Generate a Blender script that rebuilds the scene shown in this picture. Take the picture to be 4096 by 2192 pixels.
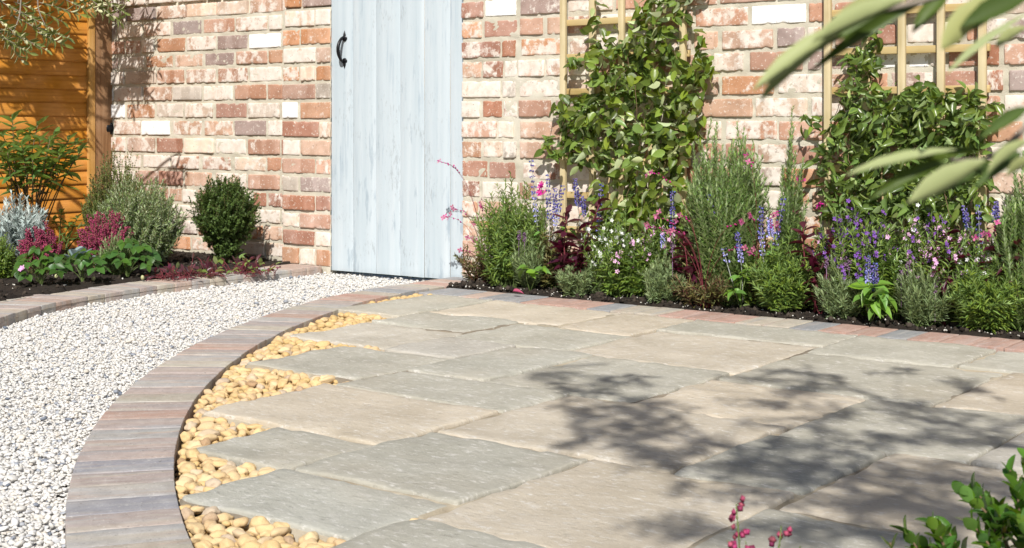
import bpy, bmesh, math, random
import numpy as np
from mathutils import Vector, Matrix, noise as mnoise

for o in list(bpy.data.objects):
    bpy.data.objects.remove(o)
scene = bpy.context.scene
COL = scene.collection
R = math.radians

# ------------------------------------------------------------------ camera
CAM_H, FPX, HZ, CX, ANG = 0.70, 5689.0, 485.0, 2048.0, R(37)
cd = bpy.data.cameras.new('camera')
cam = bpy.data.objects.new('camera', cd); COL.objects.link(cam)
cam.location = (0, 0, CAM_H); cam.rotation_euler = (R(90), 0, ANG)
cd.sensor_width = 36; cd.lens = 50; cd.shift_y = -611 / 4096
cd.clip_start = 0.05; cd.clip_end = 500
cd.dof.use_dof = True; cd.dof.focus_distance = 4.3; cd.dof.aperture_fstop = 16
scene.camera = cam
scene.render.resolution_x, scene.render.resolution_y = 1024, 548

# ------------------------------------------------------------------ light
SUN_EL, SUN_AZ = R(42), R(31)          # azimuth: to the right of the wall's normal
SV = Vector((math.sin(SUN_AZ) * math.cos(SUN_EL), -math.cos(SUN_AZ) * math.cos(SUN_EL), math.sin(SUN_EL)))
w = bpy.data.worlds.new('World'); scene.world = w; w.use_nodes = True
wn = w.node_tree; wn.nodes.clear()
sky = wn.nodes.new('ShaderNodeTexSky'); sky.sky_type = 'NISHITA'; sky.sun_disc = False
sky.sun_elevation = SUN_EL; sky.sun_rotation = math.pi - SUN_AZ
bg = wn.nodes.new('ShaderNodeBackground'); bg.inputs[1].default_value = 0.065
wo = wn.nodes.new('ShaderNodeOutputWorld')
wn.links.new(sky.outputs[0], bg.inputs[0]); wn.links.new(bg.outputs[0], wo.inputs[0])
sl = bpy.data.lights.new('sun', 'SUN'); sl.energy = 5.0; sl.angle = R(0.53); sl.color = (1, 0.962, 0.905)
so = bpy.data.objects.new('sun', sl); COL.objects.link(so)
so.rotation_euler = SV.to_track_quat('Z', 'Y').to_euler(); so.location = (3, -5, 6)
vs = scene.view_settings
scene.display_settings.display_device = 'sRGB'
vs.view_transform = 'Standard'; vs.look = 'None'; vs.gamma = 1; vs.use_curve_mapping = False
vs.exposure = 0.24

# ------------------------------------------------------------------ helpers: photo pixel (4096 wide) -> place
cA, sA = math.cos(ANG), math.sin(ANG)
K = 0.70 / 0.60                        # slab plan was measured for a 0.6 m eye height
def ray(x, y):
    u = (x - CX) / FPX; v = -(y - HZ) / FPX
    return np.array([cA * u - sA, sA * u + cA, v])
def on_ground(x, y, z=0.0):
    r = ray(x, y); t = (z - CAM_H) / r[2]
    return np.array([r[0] * t, r[1] * t, z])
def on_wall(x, y, Y):
    r = ray(x, y); t = Y / r[1]
    return np.array([r[0] * t, Y, CAM_H + r[2] * t])
def on_fence(x, y, X):
    r = ray(x, y); t = X / r[0]
    return np.array([X, r[1] * t, CAM_H + r[2] * t])
def at_depth(x, y, d):
    r = ray(x, y)
    return np.array([r[0] * d, r[1] * d, CAM_H + r[2] * d])
def depth(p): return -sA * p[0] + cA * p[1]
def screen(p):
    d = -sA * p[..., 0] + cA * p[..., 1]
    return CX + FPX * (cA * p[..., 0] + sA * p[..., 1]) / d, HZ + FPX * (CAM_H - p[..., 2]) / d, d
def rng(s): return np.random.default_rng(s)

# ------------------------------------------------------------------ helpers: meshes and objects
def mesh_of(name, V, F, mat=None, smooth=False):
    V = np.asarray(V, dtype=np.float32)
    if not isinstance(F, list): F = [F]
    F = [np.asarray(f, dtype=np.int32) for f in F if len(f)]
    loops = np.concatenate([f.ravel() for f in F])
    tot = np.concatenate([np.full(len(f), f.shape[1], np.int32) for f in F])
    start = np.concatenate([[0], np.cumsum(tot)[:-1]]).astype(np.int32)
    me = bpy.data.meshes.new(name)
    me.vertices.add(len(V)); me.vertices.foreach_set('co', V.ravel())
    me.loops.add(len(loops)); me.loops.foreach_set('vertex_index', loops)
    me.polygons.add(len(tot)); me.polygons.foreach_set('loop_start', start); me.polygons.foreach_set('loop_total', tot)
    if smooth: me.polygons.foreach_set('use_smooth', np.ones(len(tot), dtype=bool))
    me.update(calc_edges=True)
    if mat: me.materials.append(mat)
    return me
class Geo:
    def __init__(s): s.V = []; s.F = {}; s.n = 0
    def add(s, V, F):
        V = np.asarray(V, float)
        for f in (F if isinstance(F, list) else [F]):
            f = np.asarray(f, int)
            if len(f): s.F.setdefault(f.shape[1], []).append(f + s.n)
        s.V.append(V); s.n += len(V)
    def mesh(s, name, mat, smooth=False):
        return mesh_of(name, np.concatenate(s.V), [np.concatenate(v) for v in s.F.values()], mat, smooth)
    def build(s, name, mat, parent=None, smooth=False, kind=None):
        if s.n == 0: return None
        return link(name, s.mesh(name, mat, smooth), parent, kind=kind)
def link(name, data, parent=None, M=None, color=None, kind=None):
    o = bpy.data.objects.new(name, data); COL.objects.link(o)
    if parent is not None: o.parent = parent
    if M is not None: o.matrix_basis = M
    if color is not None: o.color = color
    if kind: o['kind'] = kind
    return o
def tag(o, label, cat, group=None):
    o['label'] = label; o['category'] = cat
    if group: o['group'] = group
    return o
def thing(name, label, cat, loc, group=None):
    o = link(name, None); o.location = tuple(float(v) for v in loc); o.empty_display_size = .05
    o['kind'] = 'thing'
    return tag(o, label, cat, group)
def box(g, x0, x1, y0, y1, z0, z1):
    V = [(x, y, z) for x in (x0, x1) for y in (y0, y1) for z in (z0, z1)]
    g.add(V, np.array([(0, 1, 3, 2), (4, 6, 7, 5), (0, 4, 5, 1), (2, 3, 7, 6), (0, 2, 6, 4), (1, 5, 7, 3)]))
def tube(g, pts, rad, n=5):
    pts = np.asarray(pts, float); m = len(pts)
    rad = np.broadcast_to(np.asarray(rad, float), (m,))
    T = np.gradient(pts, axis=0); T /= np.linalg.norm(T, axis=1)[:, None] + 1e-9
    ref = np.array([0.31, 0.17, 0.94]) if abs(T[0][2]) < .9 else np.array([1, .1, .05])
    A = np.cross(T, ref); A /= np.linalg.norm(A, axis=1)[:, None] + 1e-9; B = np.cross(T, A)
    a = np.arange(n) / n * 2 * math.pi
    V = pts[:, None] + rad[:, None, None] * (np.cos(a)[None, :, None] * A[:, None] + np.sin(a)[None, :, None] * B[:, None])
    i = np.arange(m - 1)[:, None] * n; j = np.arange(n)[None]; k = (j + 1) % n
    F = np.stack([i + j, i + k, i + n + k, i + n + j], -1).reshape(-1, 4)
    V = np.concatenate([V.reshape(-1, 3), pts[-1:]])
    g.add(V, [F, np.stack([(m - 1) * n + np.arange(n), (m - 1) * n + (np.arange(n) + 1) % n, np.full(n, m * n)], -1)])
def norm(v): return v / (np.linalg.norm(v, axis=-1, keepdims=True) + 1e-9)
def basis(d, up):
    d = norm(d); ax = norm(np.cross(d, up)); return ax, d, np.cross(ax, d)
def scatter(g, T, pos, d, up, L, Wd):
    """many copies of a leaf template T=(verts, faces): x across, y along, z the upper side"""
    pos = np.asarray(pos, float); n = len(pos)
    if n == 0: return
    d = np.broadcast_to(np.asarray(d, float), (n, 3)); up = np.broadcast_to(np.asarray(up, float), (n, 3))
    L = np.broadcast_to(np.asarray(L, float), (n,)); Wd = np.broadcast_to(np.asarray(Wd, float), (n,))
    ax, dd, nn = basis(d, up)
    tv, tf = T
    V = pos[:, None] + tv[None, :, 0, None] * (ax * Wd[:, None])[:, None] + tv[None, :, 1, None] * (dd * L[:, None])[:, None] + tv[None, :, 2, None] * (nn * L[:, None])[:, None]
    off = (np.arange(n) * len(tv))[:, None, None]
    g.add(V.reshape(-1, 3), [(np.asarray(f)[None] + off).reshape(-1, np.asarray(f).shape[1]) for f in (tf if isinstance(tf, list) else [tf])])
def leaf_matrix(p, d, up, L, Wd):
    ax, dd, nn = basis(np.asarray(d, float)[None], np.asarray(up, float)[None])
    M = Matrix.Identity(4)
    for i in range(3):
        M[i][0] = ax[0][i] * Wd; M[i][1] = dd[0][i] * L; M[i][2] = nn[0][i] * L; M[i][3] = p[i]
    return M
def strip_leaf(rows, bend=.12, fold=.10, mid=True, wave=0.0):
    """leaf blade: rows of (y, halfwidth); folded along its midrib, bent down towards the tip"""
    V = []; F = []; n = len(rows)
    for i, (y, hw) in enumerate(rows):
        z = -bend * y * y + wave * math.sin(i * 2.1)
        V += [(-hw, y, z + fold * hw * 2), (0, y, z), (hw, y, z + fold * hw * 2)]
    for i in range(n - 1):
        a = 3 * i; F += [(a, a + 1, a + 4, a + 3), (a + 1, a + 2, a + 5, a + 4)]
    return np.array(V, float), np.array(F)
T_NEEDLE = (np.array([(0, 0, 0), (.5, .45, .03), (0, 1, -.06), (-.5, .45, .03)], float), np.array([(0, 1, 2, 3)]))
T_LANCE = strip_leaf([(0, .05), (.22, .36), (.48, .5), (.75, .34), (1, .01)], .15, .12)
T_OVATE = strip_leaf([(0, .05), (.1, .32), (.3, .5), (.55, .46), (.8, .24), (1, .01)], .18, .14, wave=.012)
T_OVATE2 = strip_leaf([(0, .05), (.12, .36), (.32, .5), (.58, .42), (.82, .2), (1, .01)], .32, .22, wave=.02)
T_OVATE3 = strip_leaf([(0, .05), (.12, .3), (.35, .5), (.6, .45), (.84, .22), (1, .01)], .02, .06, wave=.02)
T_ROUND = strip_leaf([(0, .08), (.14, .38), (.4, .5), (.7, .45), (.9, .26), (1, .06)], .10, .16)
T_OLIVE = strip_leaf([(0, .04), (.15, .3), (.4, .5), (.65, .46), (.87, .22), (1, .01)], .08, .10)
def toothed():
    rows = [(0, .06)]
    for i in range(1, 8):
        y = i / 8; hw = .5 * math.sin(math.pi * (y ** .8)) ** .75
        rows += [(y - .03, hw), (y + .015, hw * .86)]
    rows += [(1, .04)]
    return strip_leaf(rows, .16, .18)
T_TOOTH = toothed()
def flower(n, w=.42, cup=.25):
    V = []; F = []
    for i in range(n):
        a = 2 * math.pi * i / n; ca, sa = math.cos(a), math.sin(a); b = len(V)
        for r, ww, z in ((.06, .06, 0), (.55, w, cup * .6), (1, w * .55, cup)):
            for s in (-1, 1): V.append((ca * r - sa * s * ww * .5, sa * r + ca * s * ww * .5, z))
        F += [(b, b + 1, b + 3, b + 2), (b + 2, b + 3, b + 5, b + 4)]
    V = np.array(V, float) * .5
    return V, np.array(F)
T_FLOWER4, T_FLOWER5 = flower(4, .75, .2), flower(5, .7, .3)
_o = np.array([(0, 0, 0), (.5, .55, 0), (0, .55, .5), (-.5, .55, 0), (0, .55, -.5), (0, 1, 0)], float)
T_BELL = (_o, np.array([(0, 1, 2), (0, 2, 3), (0, 3, 4), (0, 4, 1), (5, 2, 1), (5, 3, 2), (5, 4, 3), (5, 1, 4)]))
def ico(sub):
    bm = bmesh.new(); bmesh.ops.create_icosphere(bm, subdivisions=sub, radius=.5)
    V = np.array([v.co[:] for v in bm.verts]); F = np.array([[v.index for v in f.verts] for f in bm.faces]); bm.free()
    return V, F
ICO1, ICO2, ICO3 = ico(1), ico(2), ico(3)
def nz(p, s=1.0, oct=3): return mnoise.fractal(Vector((p[0] * s, p[1] * s, p[2] * s)), 1.0, 2.0, oct)

def round_box(sx, sy, sz, r, nx, ny, nzc, seed, wob, rough, only_top=False):
    """box with rounded, uneven edges; centre at origin"""
    def cuts(s, n):
        h = s / 2; base = list(np.linspace(-h + r, h - r, n))
        return [-h, -h + r * .35] + base + [h - r * .35, h]
    gx, gy, gz = cuts(sx, nx), cuts(sy, ny), cuts(sz, nzc)
    idx = {}; V = []; F = []
    def vid(i, j, k):
        if (i, j, k) not in idx:
            idx[(i, j, k)] = len(V); V.append((gx[i], gy[j], gz[k]))
        return idx[(i, j, k)]
    a, b, c = len(gx) - 1, len(gy) - 1, len(gz) - 1
    for i in range(a):
        for j in range(b):
            F.append((vid(i, j, c), vid(i + 1, j, c), vid(i + 1, j + 1, c), vid(i, j + 1, c)))
            if not only_top: F.append((vid(i, j, 0), vid(i, j + 1, 0), vid(i + 1, j + 1, 0), vid(i + 1, j, 0)))
    for i in range(a):
        for k in range(c):
            F.append((vid(i, 0, k), vid(i + 1, 0, k), vid(i + 1, 0, k + 1), vid(i, 0, k + 1)))
            F.append((vid(i, b, k), vid(i, b, k + 1), vid(i + 1, b, k + 1), vid(i + 1, b, k)))
    for j in range(b):
        for k in range(c):
            F.append((vid(0, j, k), vid(0, j, k + 1), vid(0, j + 1, k + 1), vid(0, j + 1, k)))
            F.append((vid(a, j, k), vid(a, j + 1, k), vid(a, j + 1, k + 1), vid(a, j, k + 1)))
    V = np.array(V)
    h = np.array([sx, sy, sz]) / 2 - r
    Q = np.clip(V, -h, h); D = V - Q; l = np.linalg.norm(D, axis=1)
    m = l > 1e-6
    V[m] = Q[m] + D[m] / l[m][:, None] * r
    so = seed * 7.31
    out = V.copy()
    for i, p in enumerate(V):
        e = Vector(p) * 1.0
        o1 = mnoise.noise_vector(Vector((p[0] * wob[1] + so, p[1] * wob[1] - so, p[2] * wob[1] + 3.1)))
        o2 = mnoise.noise_vector(Vector((p[0] * rough[1] + so, p[1] * rough[1] + so, p[2] * rough[1])))
        out[i] += np.array(o1) * wob[0] + np.array(o2) * rough[0]
    return out, np.array(F)

# ------------------------------------------------------------------ materials
class NT:
    def __init__(s, name):
        s.m = bpy.data.materials.new(name); s.m.use_nodes = True; s.t = s.m.node_tree; s.t.nodes.clear()
        s.out = s.n('ShaderNodeOutputMaterial'); s.b = s.n('ShaderNodeBsdfPrincipled')
        s.l(s.b.outputs[0], s.out.inputs[0]); s.b.inputs['Specular IOR Level'].default_value = .3
    def n(s, t): return s.t.nodes.new(t)
    def l(s, a, b): s.t.links.new(a, b)
    def val(s, sock, v):
        if hasattr(v, 'is_linked') or hasattr(v, 'links'): s.l(v, sock)
        else:
            if isinstance(v, (tuple, list)) and len(v) == 3 and len(sock.default_value) == 4: v = (*v, 1)
            sock.default_value = v
    def obj(s, rnd=None):
        c = s.n('ShaderNodeTexCoord').outputs['Object']
        if rnd:
            i = s.n('ShaderNodeObjectInfo').outputs['Random']
            v = s.n('ShaderNodeVectorMath'); v.operation = 'SCALE'; s.l(i, v.inputs[3]); v.inputs[0].default_value = (37.1, 91.7, 53.3)
            a = s.n('ShaderNodeVectorMath'); a.operation = 'ADD'; s.l(c, a.inputs[0]); s.l(v.outputs[0], a.inputs[1]); c = a.outputs[0]
        return c
    def scl(s, v, k):
        a = s.n('ShaderNodeVectorMath'); a.operation = 'MULTIPLY'; s.l(v, a.inputs[0]); a.inputs[1].default_value = k; return a.outputs[0]
    def noise(s, v, scale, detail=4, rough=.55, col=False):
        n = s.n('ShaderNodeTexNoise'); n.inputs['Scale'].default_value = scale; n.inputs['Detail'].default_value = detail; n.inputs['Roughness'].default_value = rough
        s.l(v, n.inputs['Vector']); return n.outputs['Color' if col else 'Fac']
    def rng(s, f, a, b, c=0, d=1):
        n = s.n('ShaderNodeMapRange'); s.val(n.inputs[0], f); s.val(n.inputs[1], a); s.val(n.inputs[2], b); n.inputs[3].default_value = c; n.inputs[4].default_value = d; return n.outputs[0]
    def math(s, op, a, b=0.0):
        n = s.n('ShaderNodeMath'); n.operation = op; s.val(n.inputs[0], a); s.val(n.inputs[1], b); return n.outputs[0]
    def mix(s, f, a, b, mode='MIX'):
        n = s.n('ShaderNodeMix'); n.data_type = 'RGBA'; n.blend_type = mode
        s.val(n.inputs[0], f); s.val(n.inputs[6], a); s.val(n.inputs[7], b); return n.outputs[2]
    def ramp(s, f, stops):
        n = s.n('ShaderNodeValToRGB'); e = n.color_ramp.elements
        while len(e) < len(stops): e.new(.5)
        for q, (p, c) in zip(e, stops): q.position = p; q.color = (*c, 1)
        s.l(f, n.inputs[0]); return n.outputs[0]
    def hsv(s, c, h=.5, sa=1., v=1.):
        n = s.n('ShaderNodeHueSaturation'); s.val(n.inputs[0], h); s.val(n.inputs[1], sa); s.val(n.inputs[2], v); s.l(c, n.inputs[4]); return n.outputs[0]
    def bump(s, h, strength=.3, dist=.003, nrm=None):
        n = s.n('ShaderNodeBump'); n.inputs['Strength'].default_value = strength; n.inputs['Distance'].default_value = dist; s.l(h, n.inputs['Height'])
        if nrm: s.l(nrm, n.inputs['Normal'])
        return n.outputs[0]
    def col(s, c): s.val(s.b.inputs['Base Color'], c)
    def rough(s, v): s.val(s.b.inputs['Roughness'], v)
    def nrm(s, v): s.l(v, s.b.inputs['Normal'])

def m_brick():
    t = NT('brick'); v = t.obj(True); oi = t.n('ShaderNodeObjectInfo')
    base = oi.outputs['Color']; wash = oi.outputs['Alpha']
    band = t.rng(t.noise(t.scl(v, (9, 3, 1.5)), 1, 1), .47, .53)
    base = t.mix(t.math('MULTIPLY', band, .45), base, t.hsv(base, .505, .75, 1.45))
    base = t.mix(t.rng(t.noise(v, 13, 5), .3, .75), t.hsv(base, .5, 1.05, .80), t.hsv(base, .5, .95, 1.14))
    n = t.noise(v, 17, 8, .68); n2 = t.noise(t.scl(v, (34, 34, 7)), 1, 4)
    n = t.math('ADD', t.math('MULTIPLY', n, .78), t.math('MULTIPLY', n2, .22))
    thr = t.math('SUBTRACT', 0.80, t.math('MULTIPLY', wash, .60))
    f = t.rng(n, t.math('SUBTRACT', thr, .03), t.math('ADD', thr, .05))
    lime = t.ramp(t.noise(v, 30, 4), [(.3, (.64, .56, .48)), (.7, (.80, .75, .69))])
    white = t.rng(wash, .86, .90); lime = t.mix(white, lime, (.86, .86, .85)); base = t.mix(t.math('MULTIPLY', white, .8), base, (.80, .78, .76))
    c = t.mix(t.math('MULTIPLY', f, .90), base, lime)
    sp = t.rng(t.noise(v, 95, 4), .60, .66)
    c = t.mix(t.math('MULTIPLY', sp, .6), c, (.75, .70, .62))
    dk = t.rng(t.noise(v, 70, 5), .36, .30)
    c = t.mix(t.math('MULTIPLY', dk, .6), c, (.20, .11, .08))
    t.col(c); t.rough(.9)
    h = t.math('ADD', t.math('MULTIPLY', t.noise(v, 120, 6, .7), .5), t.math('MULTIPLY', f, .25))
    t.nrm(t.bump(h, .6, .004)); return t.m
def m_mortar():
    t = NT('mortar'); v = t.obj()
    c = t.ramp(t.noise(v, 7, 6), [(.3, (.49, .45, .355)), (.55, (.575, .535, .435)), (.75, (.64, .605, .515))])
    c = t.mix(t.math('MULTIPLY', t.rng(t.noise(v, 130, 3), .35, .2), .5), c, (.24, .20, .15))
    t.col(c); t.rough(.95); t.nrm(t.bump(t.noise(v, 220, 7, .75), .8, .004)); return t.m
def m_flag():
    t = NT('riven_stone'); v = t.obj(True); base = t.n('ShaderNodeObjectInfo').outputs['Color']
    c = t.mix(t.rng(t.noise(v, 4.5, 6, .6), .3, .72), t.hsv(base, .5, 1.08, .80), t.hsv(base, .5, .9, 1.13))
    st = t.rng(t.noise(t.scl(v, (14, 34, 14)), 1, 8, .70), .54, .72)
    c = t.mix(t.math('MULTIPLY', st, .45), c, (.68, .65, .60))
    fl = t.rng(t.noise(t.scl(v, (36, 90, 36)), 1, 6, .7), .555, .64)
    c = t.mix(t.math('MULTIPLY', fl, .62), c, (.70, .68, .64))
    fd = t.rng(t.noise(t.scl(v, (30, 95, 30)), 1.1, 6, .72), .43, .34)
    c = t.mix(t.math('MULTIPLY', fd, .68), c, t.hsv(base, .5, 1.05, .58))
    st2 = t.rng(t.noise(t.scl(v, (12, 40, 12)), 1.3, 7, .7), .36, .22)
    c = t.mix(t.math('MULTIPLY', st2, .5), c, t.hsv(base, .5, 1.1, .52))
    warm = t.rng(t.noise(v, 2.2, 3), .5, .75)
    c = t.mix(t.math('MULTIPLY', warm, .22), c, (.52, .42, .30))
    sp = t.rng(t.noise(v, 190, 2), .70, .76); c = t.mix(t.math('MULTIPLY', sp, .6), c, (.75, .72, .67))
    dk = t.rng(t.noise(v, 120, 3), .29, .22); c = t.mix(t.math('MULTIPLY', dk, .45), c, t.hsv(base, .5, 1, .35))
    t.col(c); t.rough(.82)
    b1 = t.bump(t.noise(t.scl(v, (22, 46, 22)), 1, 9, .70), .55, .008)
    t.nrm(t.bump(t.noise(t.scl(v, (1, 1.7, 1)), 130, 6, .75), .7, .004, b1)); return t.m
def m_block():
    t = NT('blended_concrete_block'); v = t.obj(True); oi = t.n('ShaderNodeObjectInfo'); base = oi.outputs['Color']
    f = t.noise(t.scl(v, (42, 5, 10)), 1, 4, .55)
    alt = t.ramp(t.noise(t.scl(v, (16, 1.5, 5)), 1, 1), [(.36, (.33, .325, .325)), (.46, (.45, .345, .285)), (.56, (.46, .42, .355)), (.66, (.38, .375, .365))])
    c = t.mix(t.math('MULTIPLY', t.rng(f, .42, .60), oi.outputs['Alpha']), base, alt)
    c = t.mix(t.math('MULTIPLY', t.rng(t.noise(t.scl(v, (60, 9, 20)), 1, 6, .7), .54, .72), .45), c, (.58, .55, .52))
    c = t.mix(t.rng(t.noise(v, 24, 6, .7), .3, .75), t.hsv(c, .5, 1.05, .80), t.hsv(c, .5, .9, 1.14))
    dk = t.rng(t.noise(v, 110, 5), .38, .30); c = t.mix(t.math('MULTIPLY', dk, .55), c, (.13, .115, .10))
    sp = t.rng(t.noise(v, 140, 4), .62, .68); c = t.mix(t.math('MULTIPLY', sp, .5), c, (.62, .60, .56))
    t.col(c); t.rough(.85); t.nrm(t.bump(t.noise(v, 240, 5, .75), .55, .0025)); return t.m
def m_island(name, stops, rough=.8, bump=(200, .3, .001), detail=None):
    t = NT(name); r = t.n('ShaderNodeNewGeometry').outputs['Random Per Island']; v = t.obj()
    c = t.ramp(r, stops)
    c = t.mix(t.rng(t.noise(v, detail or 70, 5, .65), .3, .75), t.hsv(c, .5, 1, .8), t.hsv(c, .5, 1, 1.1))
    t.col(c); t.rough(rough)
    if bump: t.nrm(t.bump(t.noise(v, bump[0], 4), bump[1], bump[2]))
    return t.m
def m_pebble():
    t = NT('buff_pebble'); v = t.obj(True); oi = t.n('ShaderNodeObjectInfo')
    c = t.ramp(oi.outputs['Random'], [(0, (.61, .41, .18)), (.25, (.67, .48, .24)), (.5, (.58, .40, .20)), (.7, (.68, .52, .30)), (.82, (.53, .36, .19)), (.91, (.60, .46, .30)), (.96, (.50, .40, .30)), (1, (.36, .21, .10))])
    c = t.mix(t.math('MULTIPLY', t.rng(t.noise(v, 22, 6, .7), .45, .7), .5), c, (.74, .62, .42))
    c = t.mix(t.math('MULTIPLY', t.rng(t.noise(v, 60, 5, .7), .40, .28), .5), c, (.40, .26, .12))
    t.col(c); t.rough(.8); t.nrm(t.bump(t.noise(v, 160, 6, .7), .45, .002)); return t.m
def m_soil():
    t = NT('dark_soil'); v = t.obj()
    c = t.ramp(t.noise(v, 40, 8, .7), [(.3, (.012, .009, .007)), (.55, (.032, .024, .018)), (.75, (.065, .05, .038))])
    t.col(c); t.rough(1); t.nrm(t.bump(t.noise(v, 160, 8, .8), 1, .008)); return t.m
def m_gravelbed():
    t = NT('gravel_bed'); v = t.obj()
    c = t.ramp(t.noise(v, 90, 6, .7), [(.3, (.52, .50, .46)), (.6, (.66, .63, .59)), (.8, (.72, .70, .66))]); t.col(c); t.rough(.95); return t.m
def m_ground():
    t = NT('garden_ground'); v = t.obj()
    c = t.ramp(t.noise(v, 3, 8, .65), [(.3, (.05, .07, .025)), (.6, (.09, .11, .04)), (.8, (.13, .11, .06))]); t.col(c); t.rough(1); return t.m
def m_bed():
    t = NT('sand_mortar_bed'); v = t.obj()
    c = t.ramp(t.noise(v, 9, 6), [(.3, (.34, .28, .20)), (.55, (.46, .40, .30)), (.8, (.60, .55, .46))])
    c = t.mix(t.math('MULTIPLY', t.rng(t.noise(v, 2.1, 2), .5, .62), .7), c, (.16, .13, .10))
    t.col(c); t.rough(1); t.nrm(t.bump(t.noise(v, 180, 6, .75), .8, .005)); return t.m
def m_door():
    t = NT('distressed_pale_blue_paint'); v = t.obj(True)
    g = t.noise(t.scl(v, (70, 70, 3.2)), 1, 6, .65)
    patch = t.noise(t.scl(v, (7, 7, 2.2)), 1, 3)
    c = t.ramp(t.noise(t.scl(v, (30, 30, 1.2)), 1, 4), [(.3, (.45, .525, .57)), (.6, (.515, .58, .62)), (.8, (.57, .625, .655))])
    f = t.rng(t.math('ADD', t.math('MULTIPLY', g, .6), t.math('MULTIPLY', patch, .5)), .60, .72)
    c = t.mix(t.math('MULTIPLY', f, .62), c, (.32, .40, .47))
    fl = t.rng(t.math('ADD', t.noise(t.scl(v, (110, 110, 24)), 1, 5, .7), t.math('MULTIPLY', t.noise(v, 6, 2), .6)), .92, .99)
    c = t.mix(t.math('MULTIPLY', fl, .5), c, (.30, .33, .35))
    bl = t.rng(t.math('ADD', t.noise(t.scl(v, (16, 16, 3.5)), 1, 5, .7), t.math('MULTIPLY', g, .35)), .765, .86); c = t.mix(t.math('MULTIPLY', bl, .7), c, (.30, .37, .43))
    w2 = t.rng(t.noise(t.scl(v, (25, 25, 5)), 1, 4), .68, .78); c = t.mix(t.math('MULTIPLY', w2, .12), c, (.60, .54, .46))
    t.col(c); t.rough(.62); t.nrm(t.bump(g, .35, .0025)); return t.m
def m_wood(name, a, b, d, axis=2, gs=40, rough=.75):
    t = NT(name); v = t.obj(True); k = [gs, gs, gs]; k[axis] = gs * .045
    g = t.noise(t.scl(v, tuple(k)), 1, 6, .6)
    c = t.ramp(g, [(.28, d), (.48, a), (.72, b)])
    c = t.mix(t.rng(t.noise(v, 5, 3), .35, .7), t.hsv(c, .5, 1.05, .86), t.hsv(c, .5, .95, 1.1))
    t.col(c); t.rough(rough); t.nrm(t.bump(g, .3, .0015)); return t.m
def m_plain(name, c, rough=.5, metal=0., bump=None):
    t = NT(name); t.col(c); t.rough(rough); t.b.inputs['Metallic'].default_value = metal
    v = t.obj()
    t.col(t.mix(t.rng(t.noise(v, 60, 4), .3, .7), tuple(x * .8 for x in c), tuple(min(1, x * 1.15) for x in c)))
    if bump: t.nrm(t.bump(t.noise(v, bump[0], 4), bump[1], .002))
    return t.m
LEAF_GAIN = 1.38
def m_leaf(name, top, under=None, var=.25, hue=.02, rough=.45, tr=.28, per='island', trc=None, spec=.35):
    t = NT(name)
    top = tuple(min(.85, x * LEAF_GAIN) for x in top); under = tuple(min(.85, x * LEAF_GAIN) for x in under) if under else None
    r = t.n('ShaderNodeNewGeometry').outputs['Random Per Island'] if per == 'island' else t.n('ShaderNodeObjectInfo').outputs['Random']
    v = t.obj()
    c = t.n('ShaderNodeRGB').outputs[0]; c.default_value = (*top, 1)
    if under:
        u = t.n('ShaderNodeRGB').outputs[0]; u.default_value = (*under, 1)
        c = t.mix(t.n('ShaderNodeNewGeometry').outputs['Backfacing'], c, u)
    r2 = t.math('FRACT', t.math('MULTIPLY', r, 7.77))
    c = t.hsv(c, t.rng(r2, 0, 1, .5 - hue, .5 + hue), t.rng(r2, 0, 1, 1.08, .9), t.rng(r, 0, 1, 1 - var, 1 + var))
    t.col(c); t.rough(rough); t.b.inputs['Specular IOR Level'].default_value = spec
    if tr:
        tb = t.n('ShaderNodeBsdfTranslucent')
        tc = t.hsv(c, .485, 1.15, 1.5)
        if trc: tc = t.mix(.6, tc, trc)
        t.l(tc, tb.inputs[0]); ms = t.n('ShaderNodeMixShader'); ms.inputs[0].default_value = tr
        t.l(t.b.outputs[0], ms.inputs[1]); t.l(tb.outputs[0], ms.inputs[2]); t.l(ms.outputs[0], t.out.inputs[0])
    return t.m
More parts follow.
